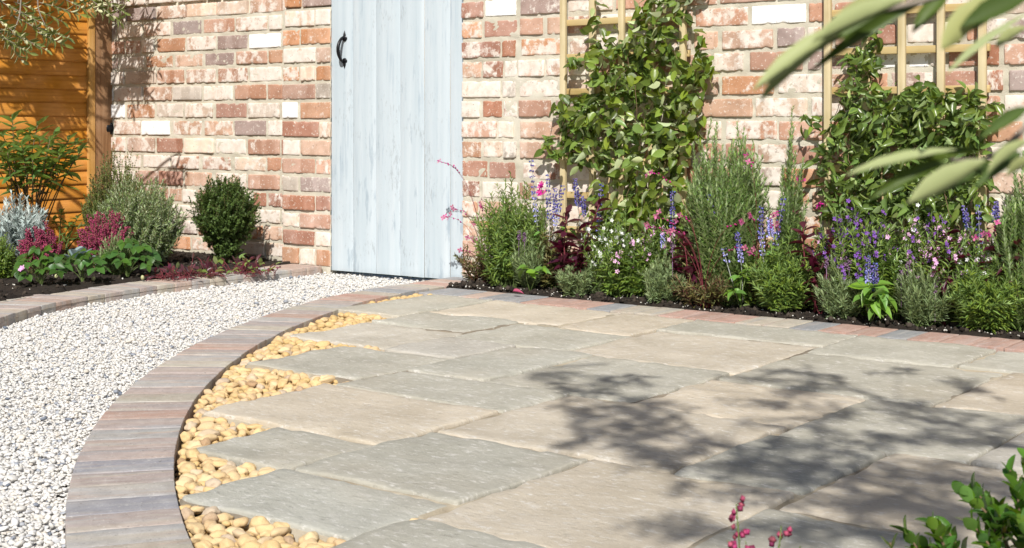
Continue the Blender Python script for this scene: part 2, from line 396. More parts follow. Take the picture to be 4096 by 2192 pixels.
M = dict(
    brick=m_brick(), mortar=m_mortar(), flag=m_flag(), block=m_block(), pebble=m_pebble(), soil=m_soil(), bed=m_bed(), door=m_door(),
    gravelbed=m_gravelbed(), ground=m_ground(),
    gravel=m_island('white_gravel', [(0, (.58, .565, .53)), (.2, (.68, .665, .635)), (.42, (.63, .605, .555)), (.62, (.71, .695, .67)), (.78, (.62, .61, .60)), (.87, (.62, .56, .47)), (.92, (.47, .48, .50)), (.965, (.30, .32, .36)), (1, (.14, .16, .20))], .75, (300, .3, .001), 55),
    fillpebble=m_island('buff_pebble_fill', [(0, (.54, .37, .16)), (.5, (.63, .45, .21)), (1, (.52, .36, .18))], .85),
    clod=m_island('soil_clod', [(0, (.014, .010, .008)), (.6, (.04, .03, .022)), (1, (.07, .055, .042))], 1, (250, .8, .003)),
    perlite=m_island('perlite', [(0, (.45, .42, .36)), (1, (.7, .68, .63))], .9),
    fence=m_wood('orange_stained_board', (.52, .22, .034), (.58, .26, .05), (.36, .14, .02), axis=1, gs=75),
    batten=m_wood('orange_batten', (.52, .28, .075), (.60, .34, .11), (.40, .19, .04)),
    post=m_wood('brown_timber_post', (.30, .165, .080), (.36, .21, .11), (.20, .10, .045), gs=70, rough=.85),
    trellis=m_wood('pale_pine', (.56, .46, .27), (.62, .53, .34), (.46, .35, .18), gs=60),
    trellis_h=m_wood('pale_pine_rail', (.50, .37, .17), (.56, .44, .22), (.41, .28, .11), axis=0, gs=60),
    iron=m_plain('black_iron', (.012, .012, .014), .32, .3, (90, .3)),
    bark=m_wood('olive_bark', (.22, .18, .14), (.30, .26, .21), (.12, .09, .07), gs=30),
    twig=m_plain('grey_twig', (.24, .20, .16), .8),
    cane=m_plain('dry_cane', (.46, .34, .19), .7), gstem=m_plain('green_stem', (.12, .17, .05), .6),
    rstem=m_plain('red_stem', (.16, .03, .04), .55), wstem=m_plain('woody_stem', (.17, .115, .065), .85),
    mstem=m_plain('mealy_grey_stem', (.34, .36, .32), .8),
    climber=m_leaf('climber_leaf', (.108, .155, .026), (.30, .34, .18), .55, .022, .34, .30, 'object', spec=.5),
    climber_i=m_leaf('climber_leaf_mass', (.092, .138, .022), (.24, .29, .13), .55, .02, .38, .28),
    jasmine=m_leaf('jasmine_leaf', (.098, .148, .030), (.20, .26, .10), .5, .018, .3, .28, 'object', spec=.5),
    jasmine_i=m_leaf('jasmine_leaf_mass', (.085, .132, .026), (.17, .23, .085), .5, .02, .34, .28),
    rosemary=m_leaf('rosemary_leaf', (.115, .190, .045), (.30, .37, .19), .35, .015, .5, .18),
    lavender=m_leaf('lavender_leaf', (.175, .235, .105), (.23, .28, .14), .28, .015, .6, .2),
    tarragon=m_leaf('willowy_leaf', (.125, .190, .036), (.18, .26, .08), .35, .02, .42, .3),
    thyme=m_leaf('tiny_dark_leaf', (.062, .100, .024), (.09, .13, .04), .4, .015, .5, .2),
    westringia=m_leaf('silvery_needle', (.130, .185, .062), (.30, .35, .21), .35, .012, .55, .15),
    darkshrub=m_leaf('olive_green_needle', (.105, .145, .034), (.14, .18, .06), .35, .015, .5, .2),
    silver=m_leaf('silver_blue_leaf', (.33, .385, .37), (.40, .44, .42), .2, .01, .65, .12),
    heather=m_leaf('heather_bell', (.27, .045, .092), None, .45, .018, .6, .25),
    heatherleaf=m_leaf('heather_needle', (.10, .16, .035), None, .3, .02, .5, .2),
    burgundy=m_leaf('burgundy_leaf', (.046, .009, .017), (.10, .015, .030), .5, .02, .32, .16, 'object', (.30, .01, .05), .5),
    straw=m_leaf('strawberry_leaf', (.040, .095, .018), (.10, .17, .06), .3, .015, .4, .28, 'object'),
    rhodo=m_leaf('shrub_leaf', (.085, .160, .036), (.17, .24, .07), .35, .02, .33, .28, 'object', spec=.5),
    broad=m_leaf('fresh_broad_leaf', (.110, .215, .035), (.17, .26, .08), .25, .015, .42, .32, 'object'),
    beet=m_leaf('beet_leaf', (.045, .018, .018), (.17, .05, .07), .6, .05, .35, .25, 'object', (.4, .06, .06)),
    beetg=m_leaf('beet_green_leaf', (.14, .21, .05), (.2, .24, .09), .3, .03, .4, .3, 'object'),
    cabbage=m_leaf('blue_grey_leaf', (.17, .23, .235), (.22, .28, .28), .2, .01, .5, .12, 'object'),
    olive=m_leaf('olive_leaf', (.050, .076, .011), (.225, .245, .105), .25, .015, .42, .16, 'object'),
    olive_i=m_leaf('olive_leaf_mass', (.15, .18, .05), (.46, .46, .28), .25, .015, .42, .16),
    boxleaf=m_leaf('box_leaf', (.052, .125, .013), (.10, .19, .04), .3, .02, .25, .35, 'object', spec=.6),
    purple=m_leaf('violet_floret', (.12, .10, .30), None, .4, .03, .6, .25),
    lilac=m_leaf('lilac_floret', (.36, .34, .62), None, .25, .02, .7, .25),
    violet=m_leaf('deep_violet_flower', (.15, .055, .28), None, .35, .02, .6, .3),
    pinkf=m_leaf('pale_pink_flower', (.62, .36, .55), None, .2, .02, .6, .35),
    whitef=m_leaf('white_flower', (.76, .78, .70), None, .1, .01, .6, .3),
    gaura=m_leaf('rose_pink_flower', (.40, .12, .21), None, .3, .02, .6, .35),
    magenta=m_leaf('magenta_flower', (.42, .02, .20), None, .3, .02, .5, .3),
    lavbud=m_leaf('lavender_bud', (.17, .095, .17), None, .3, .02, .7, .15),
    redfol=m_leaf('bronze_green_leaf', (.105, .105, .032), (.15, .12, .06), .4, .04, .5, .25),
)

# ================================================================== ground
def grid_sheet(x0, x1, y0, y1, step, zf, keep=None):
    xs = np.arange(x0, x1 + step * .5, step); ys = np.arange(y0, y1 + step * .5, step)
    Xg, Yg = np.meshgrid(xs, ys, indexing='ij'); Zg = zf(Xg, Yg)
    V = np.stack([Xg, Yg, Zg], -1).reshape(-1, 3); n = len(ys)
    i = np.arange(len(xs) - 1)[:, None] * n; j = np.arange(n - 1)[None]
    F = np.stack([i + j, i + n + j, i + n + j + 1, i + j + 1], -1).reshape(-1, 4)
    if keep is not None:
        cc = V[F].mean(1); F = F[keep(cc[:, 0], cc[:, 1])]
    return V, F
def noise2(X, Y, s, seed=0.0, oct=3):
    f = np.vectorize(lambda a, b: mnoise.fractal(Vector((a * s + seed, b * s - seed, seed)), 1.0, 2.0, oct))
    return f(X, Y)
def in_poly(px, py, poly):
    px = np.asarray(px); py = np.asarray(py); ins = np.zeros(px.shape, bool); n = len(poly)
    for i in range(n):
        x1, y1 = poly[i]; x2, y2 = poly[(i + 1) % n]
        c = ((y1 > py) != (y2 > py)) & (px < (x2 - x1) * (py - y1) / (y2 - y1 + 1e-12) + x1)
        ins ^= c
    return ins
def densify(P, step):
    P = np.asarray(P, float); out = []
    # Catmull-Rom through the points, then even spacing
    Q = np.vstack([2 * P[0] - P[1], P, 2 * P[-1] - P[-2]])
    for i in range(1, len(Q) - 2):
        for t in np.linspace(0, 1, 30, endpoint=False):
            a, b, c, d = Q[i - 1:i + 3]
            out.append(.5 * ((2 * b) + (c - a) * t + (2 * a - 5 * b + 4 * c - d) * t * t + (3 * b - a - 3 * c + d) * t ** 3))
    out.append(Q[-2]); out = np.array(out)
    s = np.concatenate([[0], np.cumsum(np.linalg.norm(np.diff(out, axis=0), axis=1))])
    m = max(2, int(round(s[-1] / step)) + 1); q = np.linspace(0, s[-1], m)
    return np.stack([np.interp(q, s, out[:, k]) for k in range(2)], -1)

g = Geo(); g.add([(-60, -60, -.12), (60, -60, -.12), (60, 60, -.12), (-60, 60, -.12)], np.array([(0, 1, 2, 3)]))
g.build('ground', M['ground'], kind='structure')

WALL_Y, PIER_Y, LEFT_Y, DOOR_Y = 4.942, 4.948, 4.985, 4.957
ROW_IN, ROW_OUT = 3.787 * K, 3.96 * K                  # straight kerb in front of the right bed
CC, RI = np.array([.743, 4.867]) * K, 4.221 * K       # the round patio's edge
BLK = .200
def arc(r, a0, a1, n): a = np.radians(np.linspace(a0, a1, n)); return np.stack([CC[0] + r * np.cos(a), CC[1] + r * np.sin(a)], -1)
mid_path = np.vstack([[(-3.395 * K, 4.20 * K), (-3.392 * K, 3.9 * K), (-3.375 * K, 3.7 * K)], arc(RI + BLK / 2, 199, 252, 24)])
mid_path = densify(mid_path, .1025)
def offset(P, d):
    T = norm(np.gradient(P, axis=0)); return P + np.stack([-T[:, 1], T[:, 0]], -1) * d
curve_in, curve_out = offset(mid_path, BLK / 2), offset(mid_path, -BLK / 2)
if np.linalg.norm(curve_in[20] - CC) > np.linalg.norm(curve_out[20] - CC): curve_in, curve_out = curve_out, curve_in
kerb_front = densify(np.array([(-2.5, 1.05), (-3.0, 1.5), (-3.5, 2.02), (-3.86, 2.53), (-3.99, 2.74), (-4.09, 3.0), (-4.15, 3.34), (-4.17, 3.7), (-4.175, 4.19)]) * K, .1025)
kerb_mid, kerb_back, kerb_mid2 = offset(kerb_front, BLK / 2), offset(kerb_front, BLK), offset(kerb_front, BLK * 1.53)

def sdist(px, py, poly):          # distance to a polyline
    P = np.stack([px, py], -1)[..., None, :]; A = poly[:-1]; B = poly[1:]; AB = B - A
    t = np.clip(((P - A) * AB).sum(-1) / (AB ** 2).sum(-1), 0, 1)
    return np.linalg.norm(P - (A + t[..., None] * AB), axis=-1).min(-1)

# ---------------------------------------------------------------- flagstone patio
GREY, BEIGE, CREAM, PINK = (.430, .415, .350, 1), (.545, .475, .370, 1), (.530, .485, .400, 1), (.460, .425, .360, 1)
SLABS = [
 (-3.20,-2.925,3.295,3.775,GREY),(-2.915,-2.415,3.432,3.777,BEIGE),(-2.91,-2.552,3.162,3.422,GREY),(-2.405,-2.150,3.402,3.770,BEIGE),
 (-2.915,-2.535,2.815,3.153,CREAM),(-2.530,-2.135,3.060,3.392,GREY),(-2.525,-2.285,2.790,3.050,PINK),(-2.275,-2.037,2.597,3.050,GREY),
 (-2.66,-2.285,2.430,2.780,GREY),(-2.027,-1.637,2.592,3.040,GREY),(-2.127,-1.627,3.047,3.525,BEIGE),(-2.140,-1.627,3.535,3.770,GREY),
 (-1.617,-1.237,3.422,3.765,GREY),(-1.617,-1.107,2.942,3.412,GREY),(-1.227,-.85,3.457,3.765,GREY),(-1.097,-.60,2.942,3.447,BEIGE),
 (-1.627,-1.245,2.577,2.932,BEIGE),(-1.777,-1.257,2.117,2.567,BEIGE),(-2.267,-1.787,2.342,2.582,GREY),(-2.29,-1.790,1.970,2.332,BEIGE),
 (-2.05,-1.797,1.737,1.960,GREY),(-1.787,-1.417,1.742,2.107,GREY),(-1.80,-1.430,1.507,1.732,GREY),(-1.407,-1.017,1.637,2.107,BEIGE),
 (-1.42,-1.027,1.16,1.627,GREY),(-1.247,-1.010,2.117,2.474,GREY),(-1.235,-.872,2.485,2.932,GREY),(-1.000,-.50,2.012,2.474,BEIGE),
 (-1.007,-.50,1.56,2.002,GREY),(-.862,-.40,2.485,2.932,PINK),(-.84,-.34,3.457,3.765,BEIGE),(-.59,-.13,2.942,3.447,GREY),
 (-.49,.0,2.012,2.474,GREY),(-.39,.1,2.485,2.932,BEIGE),(-.49,.0,1.56,2.002,BEIGE),(-.33,.2,3.457,3.765,GREY),(-.12,.3,2.942,3.447,CREAM)]
SL = np.array([s[:4] for s in SLABS]) * K
def slab_cover(X, Y, m):
    c = np.zeros(np.shape(X), bool)
    for a, b, y0, y1 in SL: c |= (X > a - m) & (X < b + m) & (Y > y0 - m) & (Y < y1 + m)
    return c
pat_poly = np.vstack([curve_in, [(.6, 1.0), (.6, ROW_IN + .01)], [(-3.29 * K, ROW_IN + .01)]])
def patio_z(X, Y):
    n = noise2(X, Y, 14, 2.2); big = noise2(X, Y, 2.3, 9.1, 2)
    z = np.where(slab_cover(X, Y, .0075), -.0085 - .009 * np.clip(big, -.4, .9) + .003 * n, -.05 + .004 * n)
    return np.where(slab_cover(X, Y, -.012), -.032, z)
V, F = grid_sheet(-3.29 * K, .6, 1.3 * K, ROW_IN + .012, .0125, patio_z, lambda x, y: in_poly(x, y, pat_poly) & ~((x > -1.15) & (y < 1.52 * K)))
patio = link('patio', mesh_of('patio', V, F, M['bed'], True), kind='structure')
for i, (x0, x1, y0, y1, c) in enumerate(SLABS):
    x0, x1, y0, y1 = x0 * K, x1 * K, y0 * K, y1 * K
    sx, sy = x1 - x0 + .004, y1 - y0 + .004
    V, F = round_box(sx, sy, .05, .007, max(3, int(sx / .022)), max(3, int(sy / .022)), 2, i + 3, (.0042, 6.0), (.0019, 45), True)
    # big slow unevenness of the riven face
    for v in V:
        ex = min(sx / 2 - abs(v[0]), sy / 2 - abs(v[1]))
        if ex < .03:       # chipped, crumbling arris
            ch = max(0, mnoise.noise(Vector((v[0] * 19 + i * 5, v[1] * 19, 4.4))) - .05) * (1 - ex / .03)
            v[2] -= .010 * ch; v[0] *= 1 - .012 * ch; v[1] *= 1 - .012 * ch
        v[2] += .0035 * mnoise.noise(Vector((v[0] * 5 + i * 3, v[1] * 9, i))) + .0016 * mnoise.noise(Vector((v[0] * 22 + i, v[1] * 40, i * 2)))
    r = rng(i + 50); j = r.uniform(.94, 1.06); tint = r.uniform(-.008, .008)
    o = link('flagstone', mesh_of('flagstone', V, F, M['flag'], True), patio, Matrix.Translation(((x0 + x1) / 2, (y0 + y1) / 2, -.025 + r.uniform(-.003, .003))) @ Matrix.Rotation(r.uniform(-.006, .006), 4, 'Z'),
             (c[0] * j + tint, c[1] * j, c[2] * j - tint, 1))

# ---------------------------------------------------------------- kerbs of small blocks
BLOCKS = [mesh_of('block', *round_box(.100, BLK - .003, .07, .0024, 6, 10, 2, s + 40, (.0010, 20), (.0008, 90), True), M['block'], True) for s in range(6)]
BC = dict(q=(.44, .29, .23, .5), t=(.44, .40, .32, .6), u=(.30, .295, .32, .4), b=(.28, .285, .295, .30), r=(.44, .275, .22, .3), p=(.46, .33, .265, .6), s=(.45, .40, .32, .6), m=(.40, .33, .30, .8), g=(.385, .365, .345, .9))
def block(parent, x, y, ang, key, r, sx=1.0, z=-.035):
    c = np.array(BC[key]); c[:3] *= r.uniform(.9, 1.1)
    return link('block', BLOCKS[r.integers(6)], parent, Matrix.Translation((x, y, z + r.uniform(-.0015, .0015))) @ Matrix.Rotation(ang + r.uniform(-.008, .008), 4, 'Z') @ Matrix.Diagonal((sx, 1, 1, 1)), tuple(c))
def kerb_base(name, poly_a, poly_b):
    n = len(poly_a); V = np.vstack([np.c_[poly_a, np.full(n, -.016)], np.c_[poly_b, np.full(n, -.016)]])
    i = np.arange(n - 1); return link(name, mesh_of(name, V, np.stack([i, i + 1, n + i + 1, n + i], -1), M['bed']), kind='structure')
r = rng(7)
kb = kerb_base('kerb_curved', offset(mid_path, BLK / 2 - .004), offset(mid_path, -BLK / 2 + .004))
T = np.gradient(mid_path, axis=0); ang = np.arctan2(T[:, 1], T[:, 0])
seqc = 'bprsgbsrpmgsmpgmsmgmpmgsmmgmsmpmgmmbmgbmgsbpmgbsmpgmbmsmg' * 2
for i in range(len(mid_path)):
    block(kb, mid_path[i][0], mid_path[i][1], ang[i], seqc[i] if i < 7 else dict(p='q', s='t', b='u').get(seqc[i], seqc[i]), r, 1.018)
kl = kerb_base('kerb_left', kerb_front + np.array([0, 0]), offset(kerb_front, BLK * 2))
T = np.gradient(kerb_mid, axis=0); ang = np.arctan2(T[:, 1], T[:, 0])
for i in range(len(kerb_mid)):
    if kerb_mid[i][1] > 4.93 * 1: continue
    block(kl, kerb_mid[i][0], kerb_mid[i][1], ang[i], r.choice(list('mmpgsm')), r, 1.0)
    if kerb_mid[i][1] < 2.98 * K: block(kl, kerb_mid2[i][0], kerb_mid2[i][1], ang[i], r.choice(list('mpmsp')), r, 1.02)
n = 60; xs = np.linspace(-3.28 * K, .62, n)
kr = kerb_base('kerb_right', np.c_[xs, np.full(n, ROW_IN + .004)], np.c_[xs, np.full(n, ROW_OUT - .004)])
seqr = ['b','b','p','b','b','r','r','r','b','s','s','r','r','r','s','s','b','r','r','b','r','r','r','r','b','p','p','p','p','b','b','b','r','r','b','b','s','r','b','r','s','b','r','r','b','s','r','b']
x = -3.265 * K
for k in seqr:
    block(kr, x + .05, (ROW_IN + ROW_OUT) / 2, 0, k, r, 1.0); x += .1035
    if x > .5: break

# ---------------------------------------------------------------- white gravel path
gpoly = np.vstack([kerb_front, [(-4.14 * K, 5.1), (-3.44 * K, 5.1)], curve_out[::1]])
V, F = grid_sheet(-4.3 * K, -1.0, .9, 5.15, .05, lambda X, Y: -.0415 + 0 * X, lambda x, y: in_poly(x, y, gpoly))
gp = link('gravel_path', mesh_of('gravel_path', V, F, M['gravelbed']), kind='structure')
def stones(r, n_try, poly_test, bb, size, template, zf, flat=(.55, .85)):
    pass
def gravel():
    r = rng(11); Gm = Geo()
    step = .0082
    xs = np.arange(-4.25 * K, -1.2, step); ys = np.arange(1.0, 5.03, step)
    Xg, Yg = np.meshgrid(xs, ys, indexing='ij'); P = np.stack([Xg.ravel(), Yg.ravel()], -1)
    P = P + r.uniform(-.5, .5, P.shape) * step
    P = P[in_poly(P[:, 0], P[:, 1], gpoly)]
    d = -sA * P[:, 0] + cA * P[:, 1]; sxp = CX + FPX * (cA * P[:, 0] + sA * P[:, 1]) / d
    syp = HZ + FPX * .74 / d
    keep = (sxp > -500) & (syp < 2500)
    P, d = P[keep], d[keep]
    n = len(P)
    big = r.random(n)
    size = .0068 + .0052 * r.random(n) + np.where(big > .93, .0045, 0) + np.where(big > .99, .006, 0)
    zz = -.046 + r.random(n) * .008 + np.where(big > .93, .003, 0)
    V0n, F0n = ICO2; V0f, F0f = ICO1
    for near in (True, False):
        s = (d < 3.3) if near else (d >= 3.3)
        m = s.sum()
        if m == 0: continue
        V0, F0 = (V0n, F0n) if near else (V0f, F0f)
        # random rotation
        q = r.normal(size=(m, 4)); q /= np.linalg.norm(q, axis=1)[:, None]
        a, b, c, e = q.T
        Rm = np.stack([1 - 2 * (c * c + e * e), 2 * (b * c - a * e), 2 * (b * e + a * c), 2 * (b * c + a * e), 1 - 2 * (b * b + e * e), 2 * (c * e - a * b), 2 * (b * e - a * c), 2 * (c * e + a * b), 1 - 2 * (b * b + c * c)], -1).reshape(m, 3, 3)
        sc = np.stack([r.uniform(.9, 1.5, m), r.uniform(.75, 1.1, m), r.uniform(.5, .8, m)], -1) * size[s][:, None]
        jit = 1 + r.normal(size=(m, len(V0))) * (.13 if near else .10)
        L = V0[None] * jit[..., None] * sc[:, None]
        W = np.einsum('nij,nvj->nvi', Rm, L)
        W = W * np.array([1, 1, .62]) + np.stack([P[s][:, 0], P[s][:, 1], zz[s] + size[s] * .3], -1)[:, None]
        off = (np.arange(m) * len(V0))[:, None, None]
        Gm.add(W.reshape(-1, 3), (F0[None] + off).reshape(-1, 3))
    o = Gm.build('gravel', M['gravel'], gp, smooth=True, kind='stuff')
    return n
NG = gravel()

# ---------------------------------------------------------------- buff pebbles between patio and kerb
pb_poly = np.vstack([curve_in[:], [(-1.2, 1.25), (-1.0, 1.8), (-2.9 * K, ROW_IN), (-3.29 * K, ROW_IN)]])
g = Geo(); V, F = grid_sheet(-3.3 * K, -1.1, 1.25, ROW_IN, .03, lambda X, Y: np.where(slab_cover(X, Y, .004), -.055, -.036), lambda x, y: in_poly(x, y, pb_poly))
pbed = link('pebble_infill', mesh_of('pebble_infill', V, F, M['fillpebble']), kind='structure')
PEB = []
for s in range(14):
    r = rng(900 + s); V, F = ICO3; V = V.copy()
    for v in V:
        k = 1 + .42 * mnoise.noise(Vector(v * 2.0) + Vector((s * 5, 0, 0))) + .16 * mnoise.noise(Vector(v * 4) + Vector((s * 9, 1, 0)))
        v *= k
    V *= np.array([r.uniform(1.0, 1.6), r.uniform(.8, 1.1), r.uniform(.6, .85)])
    PEB.append(mesh_of('pebble', V, F, M['pebble'], True))
def pebbles():
    r = rng(21); pts = []; cell = {}
    def ok(p, rad):
        i, j = int(p[0] / .05), int(p[1] / .05)
        for a in (-1, 0, 1):
            for b in (-1, 0, 1):
                for q, rq in cell.get((i + a, j + b), ()):
                    if (q[0] - p[0]) ** 2 + (q[1] - p[1]) ** 2 < ((rad + rq) * .78) ** 2: return False
        return True
    C = r.uniform((-3.3 * K, 1.3), (-1.2, ROW_IN), (60000, 2))
    C = C[in_poly(C[:, 0], C[:, 1], pb_poly)]
    C = C[~slab_cover(C[:, 0], C[:, 1], .006)]
    C_d = sdist(C[:, 0], C[:, 1], curve_in); C = C[(C_d > .010) & (C_d < .40)]
    for ph, (lo, hi) in enumerate(((.0125, .0185), (.0095, .013), (.007, .0095))):
        for p in C[ph::3]:
            rad = r.uniform(lo, hi)
            if slab_cover(p[0], p[1], rad * .25) : continue
            if ok(p, rad):
                cell.setdefault((int(p[0] / .05), int(p[1] / .05)), []).append((p, rad)); pts.append((p[0], p[1], rad))
    P = np.array(pts); sx, sy, d = screen(np.c_[P[:, :2], np.zeros(len(P))])
    vis = (sx > -20) & (sx < 4110) & (sy < 2215)
    order = np.argsort(-(P[:, 2] / d) * vis)
    fill = Geo()
    for k, i in enumerate(order):
        x, y, rad = P[i]; z = -.026 + rad * .45 + r.uniform(-.003, .008)
        Mx = Matrix.Translation((x, y, z)) @ Matrix.Rotation(r.uniform(0, 6.28), 4, 'Z') @ Matrix.Rotation(r.uniform(-.5, .5), 4, 'X') @ Matrix.Scale(rad * 2 * .92, 4)
        if k < 300 and vis[i]: link('pebble', PEB[r.integers(14)], pbed, Mx)
        else:
            V0 = np.array(ICO2[0]) * np.array([1.25, 1, .75]); Mn = np.array(Mx)
            fill.add(V0 @ Mn[:3, :3].T + Mn[:3, 3], ICO2[1])
    # small stones filling the gaps below
    q = C[::4]
    q = q[~slab_cover(q[:, 0], q[:, 1], .004)]
    for p in q[:5200]:
        rad = r.uniform(.006, .011); a = r.uniform(0, 6.28)
        V0 = np.array(ICO1[0]) * np.array([1.3, 1, .8]) * rad * 2
        V0 = V0 @ np.array([[math.cos(a), math.sin(a), 0], [-math.sin(a), math.cos(a), 0], [0, 0, 1]])
        fill.add(V0 + np.array([p[0], p[1], -.030 + r.uniform(0, .010)]), ICO1[1])
    fill.build('small_pebbles', M['fillpebble'], pbed, True, 'stuff')
pebbles()

# ---------------------------------------------------------------- soil beds
def soil(name, V, F, seed, n_clod, n_white, test, bb):
    s = link(name, mesh_of(name, V, F, M['soil'], True), kind='structure')
    r = rng(seed)
    for nm, n, mt, lo, hi in (('clods', n_clod, 'clod', .003, .016), ('stone_specks', n_white, 'perlite', .0025, .0065)):
        P = r.uniform((bb[0], bb[2]), (bb[1], bb[3]), (n, 2)); P = P[test(P[:, 0], P[:, 1])]
        Gm = Geo(); m = len(P); sz = lo + (hi - lo) * r.random(m) ** 2.5
        jit = 1 + r.normal(size=(m, 12)) * .22
        L = ICO1[0][None] * jit[..., None] * sz[:, None, None] * 1.5
        zz = np.array([soil_h(a, b) for a, b in P]) + sz * .25
        W = L + np.stack([P[:, 0], P[:, 1], zz], -1)[:, None]
        Gm.add(W.reshape(-1, 3), (ICO1[1][None] + (np.arange(m) * 12)[:, None, None]).reshape(-1, 3))
        Gm.build(nm, M[mt], s, False, 'stuff')
    return s
def soil_h(x, y): return .006 + .012 * mnoise.noise(Vector((x * 6, y * 6, 0))) + .010 * mnoise.noise(Vector((x * 25, y * 25, 1)))
sv = np.vectorize(soil_h)
V, F = grid_sheet(-3.29 * K, 1.2, ROW_OUT - .002, 5.0, .018, lambda X, Y: np.where(Y < ROW_OUT + .01, -.02, sv(X, Y)))
soil('soil_bed_right', V, F, 31, 5200, 1500, lambda x, y: np.ones_like(x, bool), (-3.28 * K, 1.0, ROW_OUT + .005, 4.93))
lb = np.vstack([kerb_back, [(-4.37 * K, 5.02), (-7.2, 5.02), (-7.2, 1.0)]])
V, F = grid_sheet(-6.6, -2.6, 1.2, 5.0, .03, lambda X, Y: np.where(in_poly(X, Y, lb) & (sdist(X, Y, kerb_back) > .015), sv(X, Y), -.045), lambda x, y: in_poly(x, y, np.vstack([kerb_mid, lb[-3:]])))
soil('soil_bed_left', V, F, 32, 5000, 380, lambda x, y: in_poly(x, y, lb) & (sdist(x, y, kerb_back) > .03), (-6.5, -4.4, 2.2, 4.98))
V, F = grid_sheet(-1.15, 1.2, .2, 1.52 * K, .04, lambda X, Y: sv(X, Y) - .01)
soil('soil_bed_near', V, F, 33, 1500, 200, lambda x, y: np.ones_like(x, bool), (-1.1, 1.1, .3, 1.5 * K))

# ================================================================== brick walls
PITCH = .08855
BRK = {}
def brick_mesh(cl, s):
    L = {'f': .222, 'q': .16, 'h': .105}[cl]
    V, F = round_box(L, .08, .0765, .0035, int(L / .0085), 2, 9, s * 3 + len(cl) + ord(cl), (.0011, 14), (.0013, 95))
    r = rng(s + ord(cl))
    for c in range(r.integers(1, 4)):      # chipped corners and arrises
        q = np.array([r.uniform(-L / 2, L / 2), -.04, r.choice([-.038, .038])]); rad = r.uniform(.008, .021)
        dd = np.linalg.norm(V - q, axis=1); f = np.clip(1 - dd / rad, 0, 1)
        V += (np.array([0, 0, 0]) - q)[None] * (f * .20)[:, None] * np.array([.2, .45, .75])
    return mesh_of('brick', V, F, M['brick'], True), L
BRK = {c: [brick_mesh(c, s) for s in range(11 if c == 'f' else 8)] for c in 'fqh'}
BCOL = dict(W=((.80, .79, .77), 1.2), C=((.60, .45, .34), .60), P=((.49, .315, .225), .50), K=((.46, .255, .172), .45), R=((.375, .18, .118), .33), O=((.47, .235, .125), .38),
            B=((.46, .38, .31), .48), D=((.36, .26, .225), .38))
def add_brick(wall, X0, X1, z0, z1, cls, Yf, r, merged=None):
    L = X1 - X0; kind = 'f' if L > .185 else ('q' if L > .13 else 'h')
    me, l0 = BRK[kind][r.integers(len(BRK[kind]))]
    c, wsh = BCOL[cls]; j = r.uniform(.86, 1.14); h = r.uniform(-.025, .025)
    Mx = Matrix.Translation(((X0 + X1) / 2, Yf + .04 + r.uniform(-.004, .005), (z0 + z1) / 2)) @ Matrix.Rotation(r.uniform(-.008, .008), 4, 'Y') @ Matrix.Rotation(r.choice([0, math.pi]) , 4, 'Y') @ Matrix.Diagonal((L / l0, 1, (z1 - z0) / .0765, 1))
    if merged is not None:
        Vn = np.empty(len(me.vertices) * 3, np.float32); me.vertices.foreach_get('co', Vn); Mn = np.array(Mx)
        Fn = np.empty(len(me.loops), np.int32); me.loops.foreach_get('vertex_index', Fn)
        merged.add(Vn.reshape(-1, 3) @ Mn[:3, :3].T + Mn[:3, 3], Fn.reshape(-1, 4)); return
    link('brick', me, wall, Mx, (min(1, c[0] * j + h), c[1] * j, c[2] * j - h * .5, float(np.clip(wsh + r.uniform(-.20, .20), 0, 1 if cls == 'W' else .84))))
def px_rows(rows, off, Yf):
    """rows: list of 'x0-x1C' words measured in a zoom of the photograph"""
    out = []
    for w_ in rows.split():
        c = w_[-1]; a, b = w_[:-1].split('-')
        out.append((on_wall(off + float(a) * .5241, 485, Yf)[0], on_wall(off + float(b) * .5241, 485, Yf)[0], c))
    return out
def wall_rows(wall, rows, X0, X1, Yf, zrows, seed, top=22):
    r = rng(seed); mg = Geo()
    for k in range(top):
        known = sorted([q for q in rows.get(k, []) if q[1] > X0 + .02 and q[0] < X1 - .02])
        z0, z1 = zrows(k)
        segs = []; x = X0 + (.0 if k % 2 else .0)
        def fill(a, b):
            while b - a > .045:
                gap = b - a
                L = r.choice([.215, .208, .222, .105, .16], p=[.34, .24, .2, .14, .08])
                if gap < L + .06: L = gap
                if L > .235: L = gap / 2 - .006
                segs.append((a, min(a + L, b), r.choice(list('PPCKKBRODCP')))); a += L + .0125
        for (a, b, c) in known:
            a = max(a, X0); b = min(b, X1)
            if a - x > .05: fill(x, a - .012)
            segs.append((a, b, c)); x = b + .012
        if X1 - x > .045: fill(x, X1)
        for (a, b, c) in segs:
            dz = r.uniform(-.002, .002)
            add_brick(wall, a + .0015, b - .0015, z0 + .0092 + dz, z1 - .0092 + dz, c, Yf, r, mg if k > 14 else None)
    o = mg.build('upper_bricks', M['brick'], wall, True, 'stuff')
    if o: o.color = (*BCOL['P'][0], .6)
def mortar_sheet(wall, X0, X1, Yf, z1):
    f = np.vectorize(lambda a, b: .0065 + .0055 * mnoise.noise(Vector((a * 14, b * 30, 3))) + .0035 * mnoise.noise(Vector((a * 60, b * 60, 5))))
    V, F = grid_sheet(X0, X1, -.06, 1.25, .0125, f)
    V = np.stack([V[:, 0], Yf + V[:, 2], V[:, 1]], -1)
    g = Geo(); g.add(V, F)
    box(g, X0 + .003, X1 - .003, Yf + .02, Yf + .20, -.1, z1)
    g.build('mortar', M['mortar'], wall, True)

X_FENCE = -5.634 * K
DOOR_X0 = on_wall(1325, 485, DOOR_Y)[0]; DOOR_X1 = on_wall(1845, 485, WALL_Y)[0]
PIER_X0 = on_wall(1128, 485, PIER_Y)[0]
WTOP = 1.98
